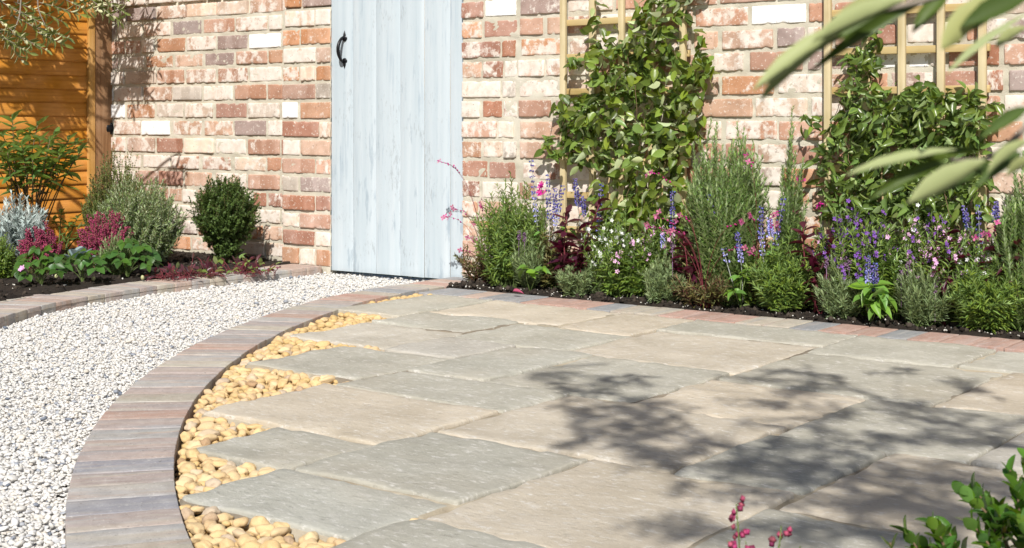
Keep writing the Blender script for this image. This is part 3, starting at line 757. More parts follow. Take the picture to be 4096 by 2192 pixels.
# right-hand wall
wr = thing('brick_wall', 'long pale weathered brick wall on the right carrying both trellises', 'wall', (0, 0, 0))
Z3, Z5 = 1250, 2746
rr = {
 14: px_rows('1135-1445C 1460-1560K 1585-1895P', Z3, WALL_Y) + px_rows('0-230K 250-640P 660-1060W 1120-1500K', Z5, WALL_Y),
 13: px_rows('1135-1300R 1312-1550W 1585-1895D 1945-2105K 2120-2290P 2310-2576K', Z3, WALL_Y) + px_rows('0-230K 250-680K 690-1060W', Z5, WALL_Y),
 12: px_rows('1135-1285O 1305-1555R 1580-1755K 1787-1930P 1945-2150K 2170-2400C', Z3, WALL_Y) + px_rows('65-465K 492-910W 930-1110K 1130-1360R 1390-1610R 1640-1890D', Z5, WALL_Y),
 11: px_rows('1135-1430R 1442-1545R 1588-1910O 1955-2130P 2150-2400P', Z3, WALL_Y) + px_rows('50-235P 270-660P 690-900D 920-1110P 1440-1600R 1680-1895C 1910-2090C 2130-2215K', Z5, WALL_Y),
 10: px_rows('1135-1285P 1295-1450R 1460-1555B 1568-1768P 1782-1900P 1945-2090C', Z3, WALL_Y) + px_rows('205-430P 480-885K 920-1240D 1395-1845W 1858-1900B 2000-2385R 2420-2800K', Z5, WALL_Y),
 9: px_rows('1135-1432C 1442-1545B 1575-1895P 1950-2250C', Z3, WALL_Y) + px_rows('60-240P 268-662O 695-1050C 1080-1300P 1900-2210R 2290-2415R 2460-2800D', Z5, WALL_Y),
 8: px_rows('1130-1275C 1295-1442R 1452-1555K 1570-1815K 1850-2060D', Z3, WALL_Y) + px_rows('20-88O 120-500P 522-918C 950-1060K 2420-2800P', Z5, WALL_Y),
 7: px_rows('1130-1400K 1412-1530C 1585-1885P', Z3, WALL_Y) + px_rows('20-262K 295-685K 700-1050K 2290-2565O', Z5, WALL_Y),
 6: px_rows('1125-1280O 1300-1445C 1455-1555B 1580-1830P', Z3, WALL_Y) + px_rows('540-760P 790-990R 1010-1060R', Z5, WALL_Y),
 5: px_rows('1130-1330R 1342-1545R 1600-1790P 1802-1900R', Z3, WALL_Y) + px_rows('740-1050O', Z5, WALL_Y),
 4: px_rows('1138-1270R 1290-1560C 1575-1690K', Z3, WALL_Y) + px_rows('800-935O', Z5, WALL_Y),
 3: px_rows('1138-1255O 1270-1520P', Z3, WALL_Y), 2: px_rows('1140-1250P', Z3, WALL_Y), 1: px_rows('1140-1270K', Z3, WALL_Y), 0: px_rows('1135-1220O', Z3, WALL_Y)}
wall_rows(wr, rr, DOOR_X1, .9, WALL_Y, lambda k: (k * PITCH, (k + 1) * PITCH), 61)
mortar_sheet(wr, DOOR_X1 + .006, .9, WALL_Y, WTOP)
# left-hand wall with its door pier
wl = thing('brick_wall', 'short brick wall between the orange fence and the pale blue door', 'wall', (0, 0, 0))
lz = [1036, 969, 900, 834, 766, 693, 625, 550, 476, 403, 330, 259, 194, 123, 52]
lz = [on_wall(1121, y, LEFT_Y)[2] for y in lz]
lz = lz + [lz[-1] + (i + 1) * .0865 for i in range(9)]; lz = [max(z, -.02) for z in lz]
lr = {
 14: '810-960D 972-1172D 1193-1410P 1418-1642C 1655-1880C 1902-2140P', 15: '890-1100P 1110-1330O 1345-1560K',
 13: '805-882D 895-1078C 1095-1295P 1315-1532D 1548-1785K 1795-2035P 2052-2150C', 12: '815-945K 955-1070K 1082-1172P 1195-1408O 1422-1642P 1655-1882D 1897-2137W',
 11: '805-895D 905-1095P 1110-1312O 1330-1540P 1560-1778D 1800-2035K 2045-2150O', 10: '805-945K 955-1187B 1200-1400K 1422-1642P 1662-1885K 1900-2142C',
 9: '805-860W 872-1085K 1097-1308P 1318-1537B 1548-1772C 1790-2028K 2040-2150K', 8: '805-950W 965-1175O 1190-1392B 1410-1620C 1642-1875R 1887-2130B',
 7: '805-850P 868-1068P 1078-1290W 1315-1532P 1555-1772P 1788-2027D 2040-2150C', 6: '805-955K 970-1177P 1193-1390R 1403-1627C 1642-1868C 1890-2132K',
 5: '800-850K 865-1067P 1088-1293P 1310-1516K 1540-1757K 1785-2022C 2035-2140K', 4: '1210-1390R 1405-1612P 1640-1872P 1893-2130K',
 3: '1395-1490C 1930-2027R 2045-2150R', 2: '1980-2132C', 1: '2015-2150P'}
lr = {k: px_rows(v, 0, LEFT_Y) for k, v in lr.items()}
wall_rows(wl, lr, X_FENCE - .06, PIER_X0 + .03, LEFT_Y, lambda k: (lz[k], lz[k + 1]), 62)
mortar_sheet(wl, X_FENCE - .3, PIER_X0 + .02, LEFT_Y, WTOP)
pz = [on_wall(1258, y, PIER_Y)[2] for y in (1058, 990, 920, 849, 776, 703, 630, 556, 480, 402, 328, 256, 183, 107, 31)]
pz = pz + [pz[-1] + (i + 1) * .0885 for i in range(9)]; pz[0] = -.01
pr = {14: '2170-2282O 2300-2532D', 13: '2172-2396C 2404-2532C', 12: '2152-2282O 2292-2532O', 11: '2160-2404C 2412-2532P', 10: '2152-2277O 2292-2400C 2408-2532O',
      9: '2152-2402K 2410-2532B', 8: '2150-2267W 2290-2532O', 7: '2150-2428R 2436-2532C', 6: '2155-2282C 2292-2532P', 5: '2152-2398K 2406-2532K', 4: '2148-2272B 2287-2532D',
      3: '2155-2398R 2406-2532R', 2: '2148-2277C 2287-2532K', 1: '2160-2396R 2404-2532C', 0: '2148-2277O 2287-2400C 2408-2532O'}
pr = {k: px_rows(v, 0, PIER_Y) for k, v in pr.items()}
wall_rows(wl, pr, PIER_X0, DOOR_X0 - .002, PIER_Y, lambda k: (pz[k], pz[k + 1]), 63)
mortar_sheet(wl, PIER_X0 + .005, DOOR_X0 - .004, PIER_Y, WTOP)

# ================================================================== door
dr = thing('door', 'pale blue distressed plank door with a black iron handle', 'door', ((DOOR_X0 + DOOR_X1) / 2, DOOR_Y, 0))
DX = (DOOR_X0 + DOOR_X1) / 2
edges = [DOOR_X0 + .0] + [on_wall(x, 485, DOOR_Y)[0] for x in (1412, 1505, 1602, 1697, 1800)] + [DOOR_X1 + .03]
for i in range(6):
    a, b = edges[i] + .0007 - DX, edges[i + 1] - .0007 - DX
    V, F = round_box(b - a, .03, 1.93, .0014, 4, 2, 60, 300 + i, (.0012, 3), (.0006, 20))
    r = rng(i)
    link('plank', mesh_of('plank', V + np.array([(a + b) / 2, .015 + r.uniform(-.0015, .0015), .965 - .018 + i * .0006]), F, M['door'], True), dr)
g = Geo(); box(g, edges[0] + .004 - DX, edges[-1] - .004 - DX, .0022, .026, -.012, 1.92)
g.build('joint_filler', m_plain('joint_filler', (.42, .34, .25), .9), dr)
# handle: cast bow with two spear-shaped ends
hx = on_wall(1379, 200, DOOR_Y)[0] - DX
zt, zb_ = on_wall(1379, 122, DOOR_Y)[2], on_wall(1379, 275, DOOR_Y)[2]
z1, z2 = on_wall(1379, 152, DOOR_Y)[2], on_wall(1379, 246, DOOR_Y)[2]
g = Geo()
pts = []
for t in np.linspace(0, 1, 15):
    pts.append((hx - .002, -.006 - .038 * math.sin(math.pi * t) ** .6, z1 + .004 + (z2 - z1 - .008) * t))
pts = np.array(pts); tube(g, pts, .0066 + .0022 * np.sin(np.linspace(0, math.pi, 15)), 8)
hb = g.build('handle', M['iron'], dr, True)
for (zc, zp) in ((z1, zt), (z2, zb_)):
    g = Geo(); s = 1 if zp > zc else -1
    prof = [(-.017 * s, .000), (-.014 * s, .011), (-.004 * s, .0175), (.004 * s, .016), (.008 * s, .008), (.012 * s, .009), (.018 * s, .0075), (abs(zp - zc) * s, .0004)]
    V = []
    for (dz, hw) in prof:
        for q in (-1, -.5, 0, .5, 1): V.append((hx + hw * q, -.0015 - .006 * math.sqrt(max(0, 1 - q * q)) * min(1, hw / .006), zc + dz))
    n = len(prof); F = [(5 * i + j, 5 * i + j + 1, 5 * i + j + 6, 5 * i + j + 5) for i in range(n - 1) for j in range(4)]
    g.add(V, np.array(F)); g.build('spear_plate', M['iron'], hb, True)

# ================================================================== fence at the left
fn = thing('fence', 'orange stained timber board fence at the left, dappled with olive shade', 'fence', (X_FENCE, 4.2, 0))
FO = np.array([X_FENCE, 4.2, 0]); r = rng(77)
for i in range(27):
    z0 = -.02 + i * .0745; Y0, Y1 = 1.2, 4.845
    n = 40; ys = np.linspace(Y0, Y1, n); V = []
    for q, y in enumerate(ys):
        wv = .0025 * mnoise.noise(Vector((y * 2.2, i * 4.0, 0))); sag = .0
        V += [(-.012, y, z0), (.010, y, z0 + wv), (.0099, y, z0 + .012 + wv), (.0068, y, z0 + .083 + wv), (-.012, y, z0 + .083)]
    V = np.array(V) + np.array([0, 0, r.uniform(-.003, .003)]); F = []
    for q in range(n - 1):
        for a in range(5): F.append((5 * q + a, 5 * q + (a + 1) % 5, 5 * q + 5 + (a + 1) % 5, 5 * q + 5 + a))
    o = mesh_of('board', V - np.array([0, FO[1], 0]), np.array(F), M['fence'])
    link('board', o, fn)
def stick(name, mat, parent, O, x0, x1, y0, y1, z0, z1, bev=.003, seed=1, nseg=14):
    V, F = round_box(x1 - x0, y1 - y0, z1 - z0, bev, 3, 3, nseg, seed, (.0008, 5), (.0004, 30))
    return link(name, mesh_of(name, V + np.array([(x0 + x1) / 2, (y0 + y1) / 2, (z0 + z1) / 2]) - O, F, mat, True), parent)
stick('batten', M['batten'], fn, FO, X_FENCE - .005, X_FENCE + .028, 4.832, 4.874, -.05, 1.95, seed=5)
stick('post', M['post'], fn, FO, X_FENCE - .05, X_FENCE + .022, 4.877, 4.994, -.05, 2.0, seed=6)
p = on_wall(434, 514, LEFT_Y)
st = thing('iron_stub', 'small black iron stub on the brick wall beside the fence post', 'iron fitting', p)
g = Geo(); tube(g, [(0, .02, .0), (0, -.028, 0), (0, -.034, 0)], [.033, .033, .027], 14); g.build('pipe_end', M['iron'], st, True)
g = Geo(); tube(g, [(0, .004, 0), (0, -.008, 0), (0, -.010, 0)], [.042, .042, .037], 14); g.build('flange', M['iron'], st, True)

# ================================================================== trellises
def trellis(label, vx, hy, xm, seed):
    X = [on_wall((a + b) / 2, 485, WALL_Y - .035)[0] for a, b in vx]; wd = .0265
    t = thing('trellis', label, 'trellis', (np.mean(X), WALL_Y - .03, 0), 'wooden trellises on the brick wall')
    O = np.array([np.mean(X), WALL_Y - .03, 0])
    sp = (X[-1] - X[0]) / (len(X) - 1)
    z_ref = on_wall(xm, hy, WALL_Y - .02)[2]
    for i, x in enumerate(X): stick('upright', M['trellis'], t, O, x - wd / 2, x + wd / 2, WALL_Y - .050, WALL_Y - .033, .03, 1.9, .002, seed + i)
    k0 = int((z_ref - .08) / sp)
    for k in range(-k0, 8):
        z = z_ref + k * sp
        if z < 1.88: stick('rail', M['trellis_h'], t, O, X[0] - wd * .8, X[-1] + wd * .8, WALL_Y - .0325, WALL_Y - .0165, z - wd / 2, z + wd / 2, .002, seed + 20 + k, 3)
    return t
trellis('pale wooden trellis behind the vine nearest the door', [(2245, 2268), (2361, 2386), (2478, 2502), (2599, 2622), (2724, 2747)], 229, 2300, 400)
trellis('pale wooden trellis behind the climber farthest from the door', [(3301, 3328), (3451, 3476), (3596, 3625), (3752, 3781), (3917, 3947)], 198, 3700, 440)

# ================================================================== plants
def base_at(x, d=None, Y=None):
    r_ = ray(x, HZ)
    t = d if d is not None else Y / r_[1]
    return np.array([r_[0] * t, r_[1] * t, .0]), t
def ztop(y, d): return CAM_H - (y - HZ) * d / FPX
def shoots(r, n, H, Rd, start=.25, pw=1.5, dome=.45, lean=(0, 0), jit=.30, pts=7, rmin=0.):
    """n stems springing from a crown; returns (n, pts, 3)"""
    a = r.uniform(0, 2 * math.pi, n); q = np.sqrt(r.uniform(rmin, 1, n))
    tip = np.stack([Rd * q * np.cos(a) + lean[0] * H, .85 * Rd * q * np.sin(a) + lean[1] * H, H * (1 - dome * q ** 2) * np.where(r.random(n) < .12, r.uniform(1.0, 1.12, n), r.uniform(.62, 1.0, n))], -1)
    st = tip * np.array([start, start, 0]); t = np.linspace(0, 1, pts)
    P = st[:, None] + (tip - st)[:, None] * np.stack([t ** pw, t ** pw, t ** .9], -1)[None]
    w_ = r.normal(size=(n, 3, 3)) * jit * Rd * .35
    P += np.sin(np.pi * t)[None, :, None] * w_[:, 0][:, None] + np.sin(2 * np.pi * t)[None, :, None] * w_[:, 1][:, None] * .5
    P[..., 2] = np.maximum(P[..., 2], 0.004)
    return P
def along(P, ts):
    """sample polylines (n,m,3) at parameters ts (k,) -> points and tangents (n,k,3)"""
    m = P.shape[1]; f = np.clip(ts, 0, 1) * (m - 1); i = np.minimum(f.astype(int), m - 2); w_ = (f - i)[None, :, None]
    return P[:, i] * (1 - w_) + P[:, i + 1] * w_, norm(P[:, i + 1] - P[:, i])
def leafy(g, r, P, k, per, L, Wd, ang=55, t0=.15, T=T_NEEDLE, taper=.35, Lvar=.3, flip=0.):
    """needles or leaves set round the stems"""
    ts = np.linspace(t0, 1, k)
    for w_ in range(per):
        pos, tan = along(P, np.clip(ts + r.normal() * .01, 0, 1))
        n, kk = pos.shape[:2]
        az = np.arange(kk)[None] * 2.4 + w_ * 2 * math.pi / per + r.uniform(0, 6.28, (n, 1)) + r.normal(size=(n, kk)) * .3
        ref = np.broadcast_to(np.array([.13, .31, .94]), tan.shape); A = norm(np.cross(tan, ref)); B = np.cross(tan, A)
        rad = np.cos(az)[..., None] * A + np.sin(az)[..., None] * B
        th = np.radians(ang + r.normal(size=(n, kk)) * 12) * (1 - .45 * ts ** 3)[None]
        d = tan * np.cos(th)[..., None] + rad * np.sin(th)[..., None]
        up = tan * np.sin(th)[..., None] - rad * np.cos(th)[..., None]
        l = L * (1 - taper * ts ** 2)[None] * (1 + r.uniform(-Lvar, Lvar, (n, kk)))
        if flip: up = np.where((r.random((n, kk)) < flip)[..., None], -up, up)
        scatter(g, T, pos.reshape(-1, 3), d.reshape(-1, 3), up.reshape(-1, 3), l.ravel(), (l * Wd / L).ravel())
def stems(g, P, r0, r1, n=4):
    for p in P: tube(g, p, np.linspace(r0, r1, len(p)), n)
def fit_wall(P, base, Yw):       # keep foliage this side of the wall
    Yx = P[..., 1] + base[1]; over = np.maximum(0, Yx - Yw); P[..., 1] -= over * .95; return P
def needle_plant(name, label, cat, x, ytop, wpx, mat, seed, d=None, Y=None, n=60, L=.022, W=.003, k=22, per=3, ang=50, t0=.12, stem='gstem', sr=(.0016, .0007), group=None, yw=WALL_Y - .012, flip=0., T=T_NEEDLE, **kw):
    b, dd = base_at(x, d, Y); r = rng(seed); H = ztop(ytop, dd); Rd = wpx / 2 * dd / FPX
    t = thing(name, label, cat, b, group)
    P = fit_wall(shoots(r, n, H, Rd, **kw), b, yw)
    g = Geo(); stems(g, P, *sr); g.build('stems', M[stem], t, True, 'stuff')
    g = Geo(); leafy(g, r, P, k, per, L, W, ang, t0, T, flip=flip); g.build('foliage', M[mat], t, False, 'stuff')
    return t, b, P, r
def leaf_obj(parent, me, p, d, up, L, Wd, name='leaf'):
    return link(name, me, parent, leaf_matrix(p, d, up, L, Wd))
def lm(T, mat, nm='leaf'): return mesh_of(nm, T[0], T[1], M[mat], True)
def flowers(g, r, P, T, size, k, t0=.6, t1=1., out=.5, spread=.006, frac=1.):
    ts = np.linspace(t0, t1, k); pos, tan = along(P, ts); n = len(P)
    az = r.uniform(0, 6.28, (n, k)); rad = np.stack([np.cos(az), np.sin(az), np.zeros_like(az)], -1)
    up = norm(rad * .8 + tan * .3 + np.array([0, -.35, .15])); pos = pos + rad * (spread * (1.15 - ts)[None, :, None] * 2 + .003)
    keep = r.random((n, k)).ravel() < frac
    s = size * r.uniform(.75, 1.15, n * k)
    dd = np.cross(up, np.array([.2, .3, .9]))
    scatter(g, T, pos.reshape(-1, 3)[keep], dd.reshape(-1, 3)[keep], up.reshape(-1, 3)[keep], s[keep], s[keep])

# ---------------------------------------------------------------- climbers on the trellises
def climber(name, label, blobs, mats, seed, x, Lr, ratio, templ, canes, dens=1.5):
    r = rng(seed); b, dd = base_at(x, Y=WALL_Y - .10)
    t = thing(name, label, 'climbing plant', b)
    pos = []
    for (cx, cy, rx, ry, n) in blobs:
        n = int(n * dens)
        a = r.uniform(0, 6.28, n); q = np.sqrt(r.random(n))
        px = cx + rx * q * np.cos(a); py = cy + ry * q * np.sin(a)
        dp = r.uniform(.035, .06 + .12 * (1 - q ** 2))
        for X_, Y_, D_ in zip(px, py, dp): pos.append(on_wall(X_, Y_, WALL_Y - D_))
    pos = np.array(pos); n = len(pos)
    dirs = norm(np.stack([r.normal(size=n) * .8, r.normal(size=n) * .45 - .25, r.normal(size=n) * .55 - .35], -1))
    up = norm(np.stack([r.normal(size=n) * .8 + .10, -1 + r.normal(size=n) * .6, r.normal(size=n) * .7 + .5], -1))
    up = np.where((r.random(n) < .12)[:, None], -up, up)
    L = r.uniform(*Lr, n); W_ = L * r.uniform(ratio - .1, ratio + .1, n)
    order = np.argsort(pos[:, 1] - L * 1.2)           # nearest to the viewer first
    mes = [lm(T, mats[0]) for T in templ]
    for i in order[:295]: leaf_obj(t, mes[r.integers(len(mes))], pos[i] - b, dirs[i], up[i], L[i], W_[i])
    g = Geo()
    for j, T in enumerate(templ):
        s = order[295:][j::len(templ)]
        scatter(g, T, pos[s] - b, dirs[s], up[s], L[s], W_[s])
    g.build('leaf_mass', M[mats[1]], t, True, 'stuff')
    # twining stems: chains through nearby leaves
    g = Geo()
    for c in range(26):
        i = r.integers(n); p = pos[i].copy(); pts = [p.copy()]
        for s in range(r.integers(5, 9)):
            p = p + np.array([r.normal() * .02, r.normal() * .008, -r.uniform(.02, .055)]); p[1] = min(max(p[1], WALL_Y - .17), WALL_Y - .03)
            pts.append(p.copy())
        if pts[-1][2] > .02: tube(g, np.array(pts) - b, .0013, 4)
    g.build('tendrils', M['wstem'], t, True, 'stuff')
    for (x0, y0, x1, y1) in canes:
        p0, p1 = on_wall(x0, y0, WALL_Y - .075), on_wall(x1, y1, WALL_Y - .06)
        g = Geo(); q = np.linspace(0, 1, 7)[:, None]; pts = p0 * (1 - q) + p1 * q + np.sin(q * 7 + x0) * .006 * np.array([1, .3, 0])
        tube(g, pts - b, np.linspace(.0042, .003, 7), 6); g.build('main_stem', M['cane'], t, True)
    return t
climber('climbing_vine', 'leafy green vine covering the trellis nearest the door', [
    (2640, 50, 105, 85, 42), (2570, 160, 140, 80, 62), (2500, 320, 140, 95, 76), (2650, 320, 150, 130, 100), (2450, 470, 170, 105, 110), (2690, 520, 110, 130, 78),
    (2570, 620, 180, 105, 105), (2640, 770, 130, 105, 66), (2470, 790, 90, 90, 36), (2310, 460, 110, 80, 44), (2240, 585, 70, 55, 24), (2810, 265, 60, 65, 28), (2330, 600, 110, 80, 34), (2760, 420, 60, 90, 24), (2420, 250, 90, 80, 24), (2785, 140, 35, 25, 5),
    (2385, 120, 30, 110, 15), (2560, 880, 190, 85, 70), (2700, 880, 80, 90, 26), (2400, 900, 80, 80, 24), (2300, 235, 60, 22, 8), (2700, -60, 120, 70, 30), (2260, 420, 40, 60, 10)],
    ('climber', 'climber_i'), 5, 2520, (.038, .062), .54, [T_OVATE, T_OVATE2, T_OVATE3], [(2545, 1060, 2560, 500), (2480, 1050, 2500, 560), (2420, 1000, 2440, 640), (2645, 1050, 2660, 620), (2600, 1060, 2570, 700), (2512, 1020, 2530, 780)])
climber('climbing_jasmine', 'dark glossy climber on the trellis behind the overhanging olive leaves', [
    (3490, 110, 40, 60, 16), (3450, 240, 75, 60, 36), (3440, 360, 85, 70, 42), (3520, 470, 160, 95, 100), (3660, 400, 120, 80, 60), (3760, 480, 150, 120, 105), (3880, 480, 70, 130, 50),
    (3600, 600, 220, 105, 150), (3820, 640, 120, 110, 80), (3400, 560, 105, 100, 52), (3500, 750, 190, 95, 110), (3300, 650, 50, 75, 20), (3730, 770, 170, 90, 90), (3920, 740, 50, 90, 22), (3250, 490, 50, 35, 10), (3960, 430, 40, 60, 10), (3560, 850, 280, 60, 90), (3850, 840, 110, 80, 36), (3380, 800, 80, 90, 26)],
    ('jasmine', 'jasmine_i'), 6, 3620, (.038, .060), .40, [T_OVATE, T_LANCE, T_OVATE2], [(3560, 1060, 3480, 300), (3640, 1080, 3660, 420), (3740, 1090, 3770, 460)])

# ---------------------------------------------------------------- rosemary and needle-leaved plants, right bed
G_ROSE, G_LAV, G_WILL, G_BURG, G_SALV, G_ANG, G_GAU = 'rosemary bushes', 'low lavender clumps', 'willowy green plants', 'burgundy leaved plants', 'violet flowering salvias', 'small flowered bedding plants', 'pink gaura plants'
kwR = dict(mat='rosemary', L=.031, W=.0080, k=46, per=4, ang=46, t0=.04, start=.35, pw=1.3, stem='gstem', sr=(.0022, .0010))
needle_plant('rosemary_bush', 'tall broad rosemary bush between the two trellises', 'shrub', 2905, 520, 360, seed=71, Y=4.79, n=180, dome=.30, group=G_ROSE, **kwR)
needle_plant('rosemary_bush', 'single upright rosemary shoot leaning right of the big rosemary', 'shrub', 3105, 500, 120, seed=72, Y=4.83, n=24, dome=.35, lean=(.10, 0), group=G_ROSE, **kwR)
needle_plant('rosemary_bush', 'rosemary bush cut off by the right edge of the photo', 'shrub', 4090, 690, 260, seed=73, Y=4.80, n=100, dome=.35, group=G_ROSE, **kwR)
kwT = dict(mat='tarragon', L=.036, W=.0066, k=24, per=2, ang=55, t0=.12, start=.3, pw=1.25, T=T_LANCE, sr=(.0016, .0008))
needle_plant('willowy_plant', 'bushy bright green willowy plant beside the door at the end of the bed', 'plant', 2040, 735, 320, seed=81, Y=4.77, n=130, dome=.35, group=G_WILL, **kwT)
needle_plant('willowy_plant', 'green willowy plant spilling to the kerb below the tall rosemary', 'plant', 3130, 980, 260, seed=82, Y=4.71, n=90, dome=.35, group=G_WILL, **kwT)
needle_plant('willowy_plant', 'dense green willowy plant at the kerb in the far right of the bed', 'plant', 3950, 1060, 320, seed=83, Y=4.71, n=120, dome=.35, group=G_WILL, **kwT)
kwL = dict(mat='lavender', L=.029, W=.0044, k=20, per=3, ang=42, t0=.15, start=.3, pw=1.2, sr=(.0014, .0008))
def lavender(label, x, ytop, w_, seed, Y, buds, n=85):
    t, b, P, r = needle_plant('lavender', label, 'lavender', x, ytop, w_, seed=seed, Y=Y, n=n, dome=.4, group=G_LAV, **kwL)
    g = Geo()
    for (bx, by) in buds:
        p = on_wall(bx, by, Y - .02) - b; q = r.integers(24); 
        pos = p + np.c_[r.normal(size=(q + 18, 2)) * .0028, np.linspace(-.022, .014, q + 18)]
        scatter(g, T_BELL, pos, norm(np.c_[r.normal(size=(len(pos), 2)), np.full(len(pos), 1.2)]), (1, .2, 0), .008, .005)
        tube(g, [p + np.array([0, 0, -.11]), p + np.array([0, 0, -.015])], .0011, 4)
    if g.n: g.build('flower_heads', M['lavbud'], t, False, 'stuff')
lavender('grey green lavender under the bushy willowy plant near the door', 2115, 935, 150, 91, 4.72, [(2098, 948), (2075, 940)], 60)
lavender('low lavender clump by the kerb in front of the white flowers', 2325, 1030, 210, 92, 4.70, [])
lavender('low lavender clump by the kerb just right of the white flowers', 2655, 1025, 220, 93, 4.70, [(2690, 990)])
lavender('lavender by the kerb left of the broad leaved salvia at the kerb', 3375, 1030, 235, 94, 4.70, [(3306, 1050), (3382, 1045), (3396, 1060)], 95)
lavender('lavender with pink buds right of the broad leaved salvia at the kerb', 3690, 1050, 240, 95, 4.70, [(3632, 1068), (3605, 1100), (3740, 1155)], 95)

# ---------------------------------------------------------------- burgundy plants
MB_LEAF = [lm(T, 'burgundy') for T in (T_LANCE, T_OVATE2, T_OVATE3)]
def burgundy(label, xs, ytops, Y, seed, n_leaf=15, Lr=(.052, .085)):
    b, dd = base_at(np.mean(xs), Y=Y); r = rng(seed); t = thing('burgundy_plant', label, 'plant', b, G_BURG)
    n_leaf = int(n_leaf * 1.5)
    for x, yt in zip(xs, ytops):
        top = on_wall(x, yt, Y - .01); bot = b + np.array([r.normal() * .012, 0, 0]); q = np.linspace(0, 1, 8)[:, None]
        pts = bot * (1 - q) + top * q + np.sin(q * 3.1) * np.array([r.normal() * .012, -.012, 0])
        g = Geo(); tube(g, pts - b, np.linspace(.004, .0018, 8), 6); g.build('stem', M['rstem'], t, True)
        P = (pts - b)[None]
        for j in range(n_leaf):
            s = .28 + .72 * (j / (n_leaf - 1)) ** .85; pos, tan = along(P, np.array([s]))
            az = j * 1.9 + r.uniform(-.4, .4); el = (.15 if s < .85 else .55) - .7 * (1 - s) + r.normal() * .2
            d = np.array([math.cos(az) * math.cos(el), math.sin(az) * math.cos(el) * .9, math.sin(el)])
            up = np.array([-math.cos(az) * math.sin(el), -math.sin(az) * math.sin(el), math.cos(el)]) + r.normal(size=3) * .2
            L = r.uniform(*Lr) * (1 - .25 * abs(s - .6)); leaf_obj(t, MB_LEAF[r.integers(3)], pos[0, 0], d, up, L, L * r.uniform(.34, .46))
    return t
burgundy('tall dark burgundy plant drooping over the soil left of the white flowers', [2270, 2330, 2400, 2235], [860, 1000, 810, 980], 4.72, 101, 17)
burgundy('slim burgundy plant in front of the tall rosemary', [2730, 2760, 2690], [945, 1090, 1060], 4.74, 102, 12)
burgundy('burgundy plant with starry crimson top at the foot of the bare brick gap', [3215, 3255, 3330], [915, 1060, 960], 4.75, 103, 15)
burgundy('burgundy plant in the middle of the pale pink flowers', [3745, 3790, 3850, 3700], [960, 940, 1000, 1060], 4.76, 104, 14)
burgundy('burgundy plant near the right edge behind the dense willowy plant', [3975, 4050, 4085, 3930], [985, 1050, 970, 1090], 4.78, 105, 15)

# ---------------------------------------------------------------- salvias: mealy stems, violet spikes, broad leaves
MBR = [lm(T, 'broad') for T in (T_OVATE, T_OVATE2, T_OVATE3)]
def spike(t, b, r, p0, p1, frac=.42, col='purple', nw=12, fade=None):
    q = np.linspace(0, 1, 9)[:, None]; bow = np.array([r.normal() * .008, -.006, 0])
    pts = p0 * (1 - q) + p1 * q + np.sin(q * math.pi) * bow - b
    g = Geo(); tube(g, pts, np.linspace(.0019, .001, 9), 5); st = g.build('flower_stem', M['mstem'], t, True)
    L = np.linalg.norm(p1 - p0)
    for part, lo, hi, mt in (('upper', 1 - frac * .62, 1., col), ('lower', 1 - frac, 1 - frac * .55, fade or col)):
        k = max(4, int(nw * (hi - lo) / frac)); ts = np.linspace(lo, hi, k); pos, tan = along(pts[None], ts)
        g = Geo()
        for i in range(k):
            m = 7 if ts[i] < .97 else 4; az = np.linspace(0, 6.28, m, endpoint=False) + i
            rad = np.stack([np.cos(az), np.sin(az), np.full(m, .25) + r.normal(size=m) * .25], -1); rr_ = .0036 * (1.25 - .7 * (ts[i] - lo) / max(.01, 1 - lo))
            scatter(g, T_BELL, pos[0, i] + rad * rr_ + r.normal(size=(m, 3)) * .0018, rad + tan[0, i] * .5, (0, .3, 1), .0090 * r.uniform(.7, 1.2, m), .0040)
        g.build('flower_spike', M[mt], st, False, 'stuff')
def salvia(label, x, Y, spikes, leaves, seed, mids=()):
    b, dd = base_at(x, Y=Y); r = rng(seed); t = thing('salvia', label, 'flowering plant', b, G_SALV)
    for (x1, y1, fr, cl, fd) in spikes:
        spike(t, b, r, b + np.array([r.normal() * .015, 0, .03]), on_wall(x1, y1, Y - .02), fr, cl, 14, fd)
    for (x1, y1, n, L0) in leaves:
        c = on_wall(x1, y1, Y - .03)
        g = Geo(); tube(g, np.array([b, (b + c) / 2 + np.array([0, -.01, .01]), c]) - b, .002, 5); g.build('leaf_stem', M['gstem'], t, True)
        for j in range(n):
            az = j * 2.2 + r.uniform(-.3, .3); el = r.uniform(-.75, .35)
            d = np.array([math.cos(az) * math.cos(el), math.sin(az) * math.cos(el) * .8 - .35, math.sin(el)])
            up = np.array([r.normal() * .3, -.35 + r.normal() * .3, 1.])
            L = L0 * r.uniform(.7, 1.15); leaf_obj(t, MBR[r.integers(3)], c - b + r.normal(size=3) * .008, d, up, L, L * r.uniform(.45, .6))
    return t
salvia('salvia with four violet spikes beside the vine trellis foot', 2190, 4.80, [(2126, 645, .5, 'purple', 'lilac'), (2190, 705, .4, 'purple', None), (2222, 760, .3, 'purple', None), (2252, 750, .4, 'purple', 'lilac')], [(2140, 1010, 6, .05), (2260, 920, 5, .045), (2160, 940, 4, .045)], 111)
salvia('salvia with one violet spike in front of the vine stems', 2390, 4.80, [(2405, 745, .55, 'purple', 'lilac'), (2300, 720, .25, 'purple', None), (2330, 790, .2, 'purple', None)], [(2420, 960, 5, .05)], 112)
salvia('low leafy salvia below the lavender near the door', 2120, 4.68, [], [(2105, 1075, 6, .055), (2170, 1085, 5, .05)], 113)
salvia('salvia with a bleached stem leaning left across the tall rosemary', 2965, 4.72, [(2835, 785, .62, 'purple', 'lilac'), (2950, 935, .4, 'purple', 'lilac')], [(2965, 1120, 7, .05), (2945, 1170, 6, .05), (2990, 1080, 4, .045)], 114)
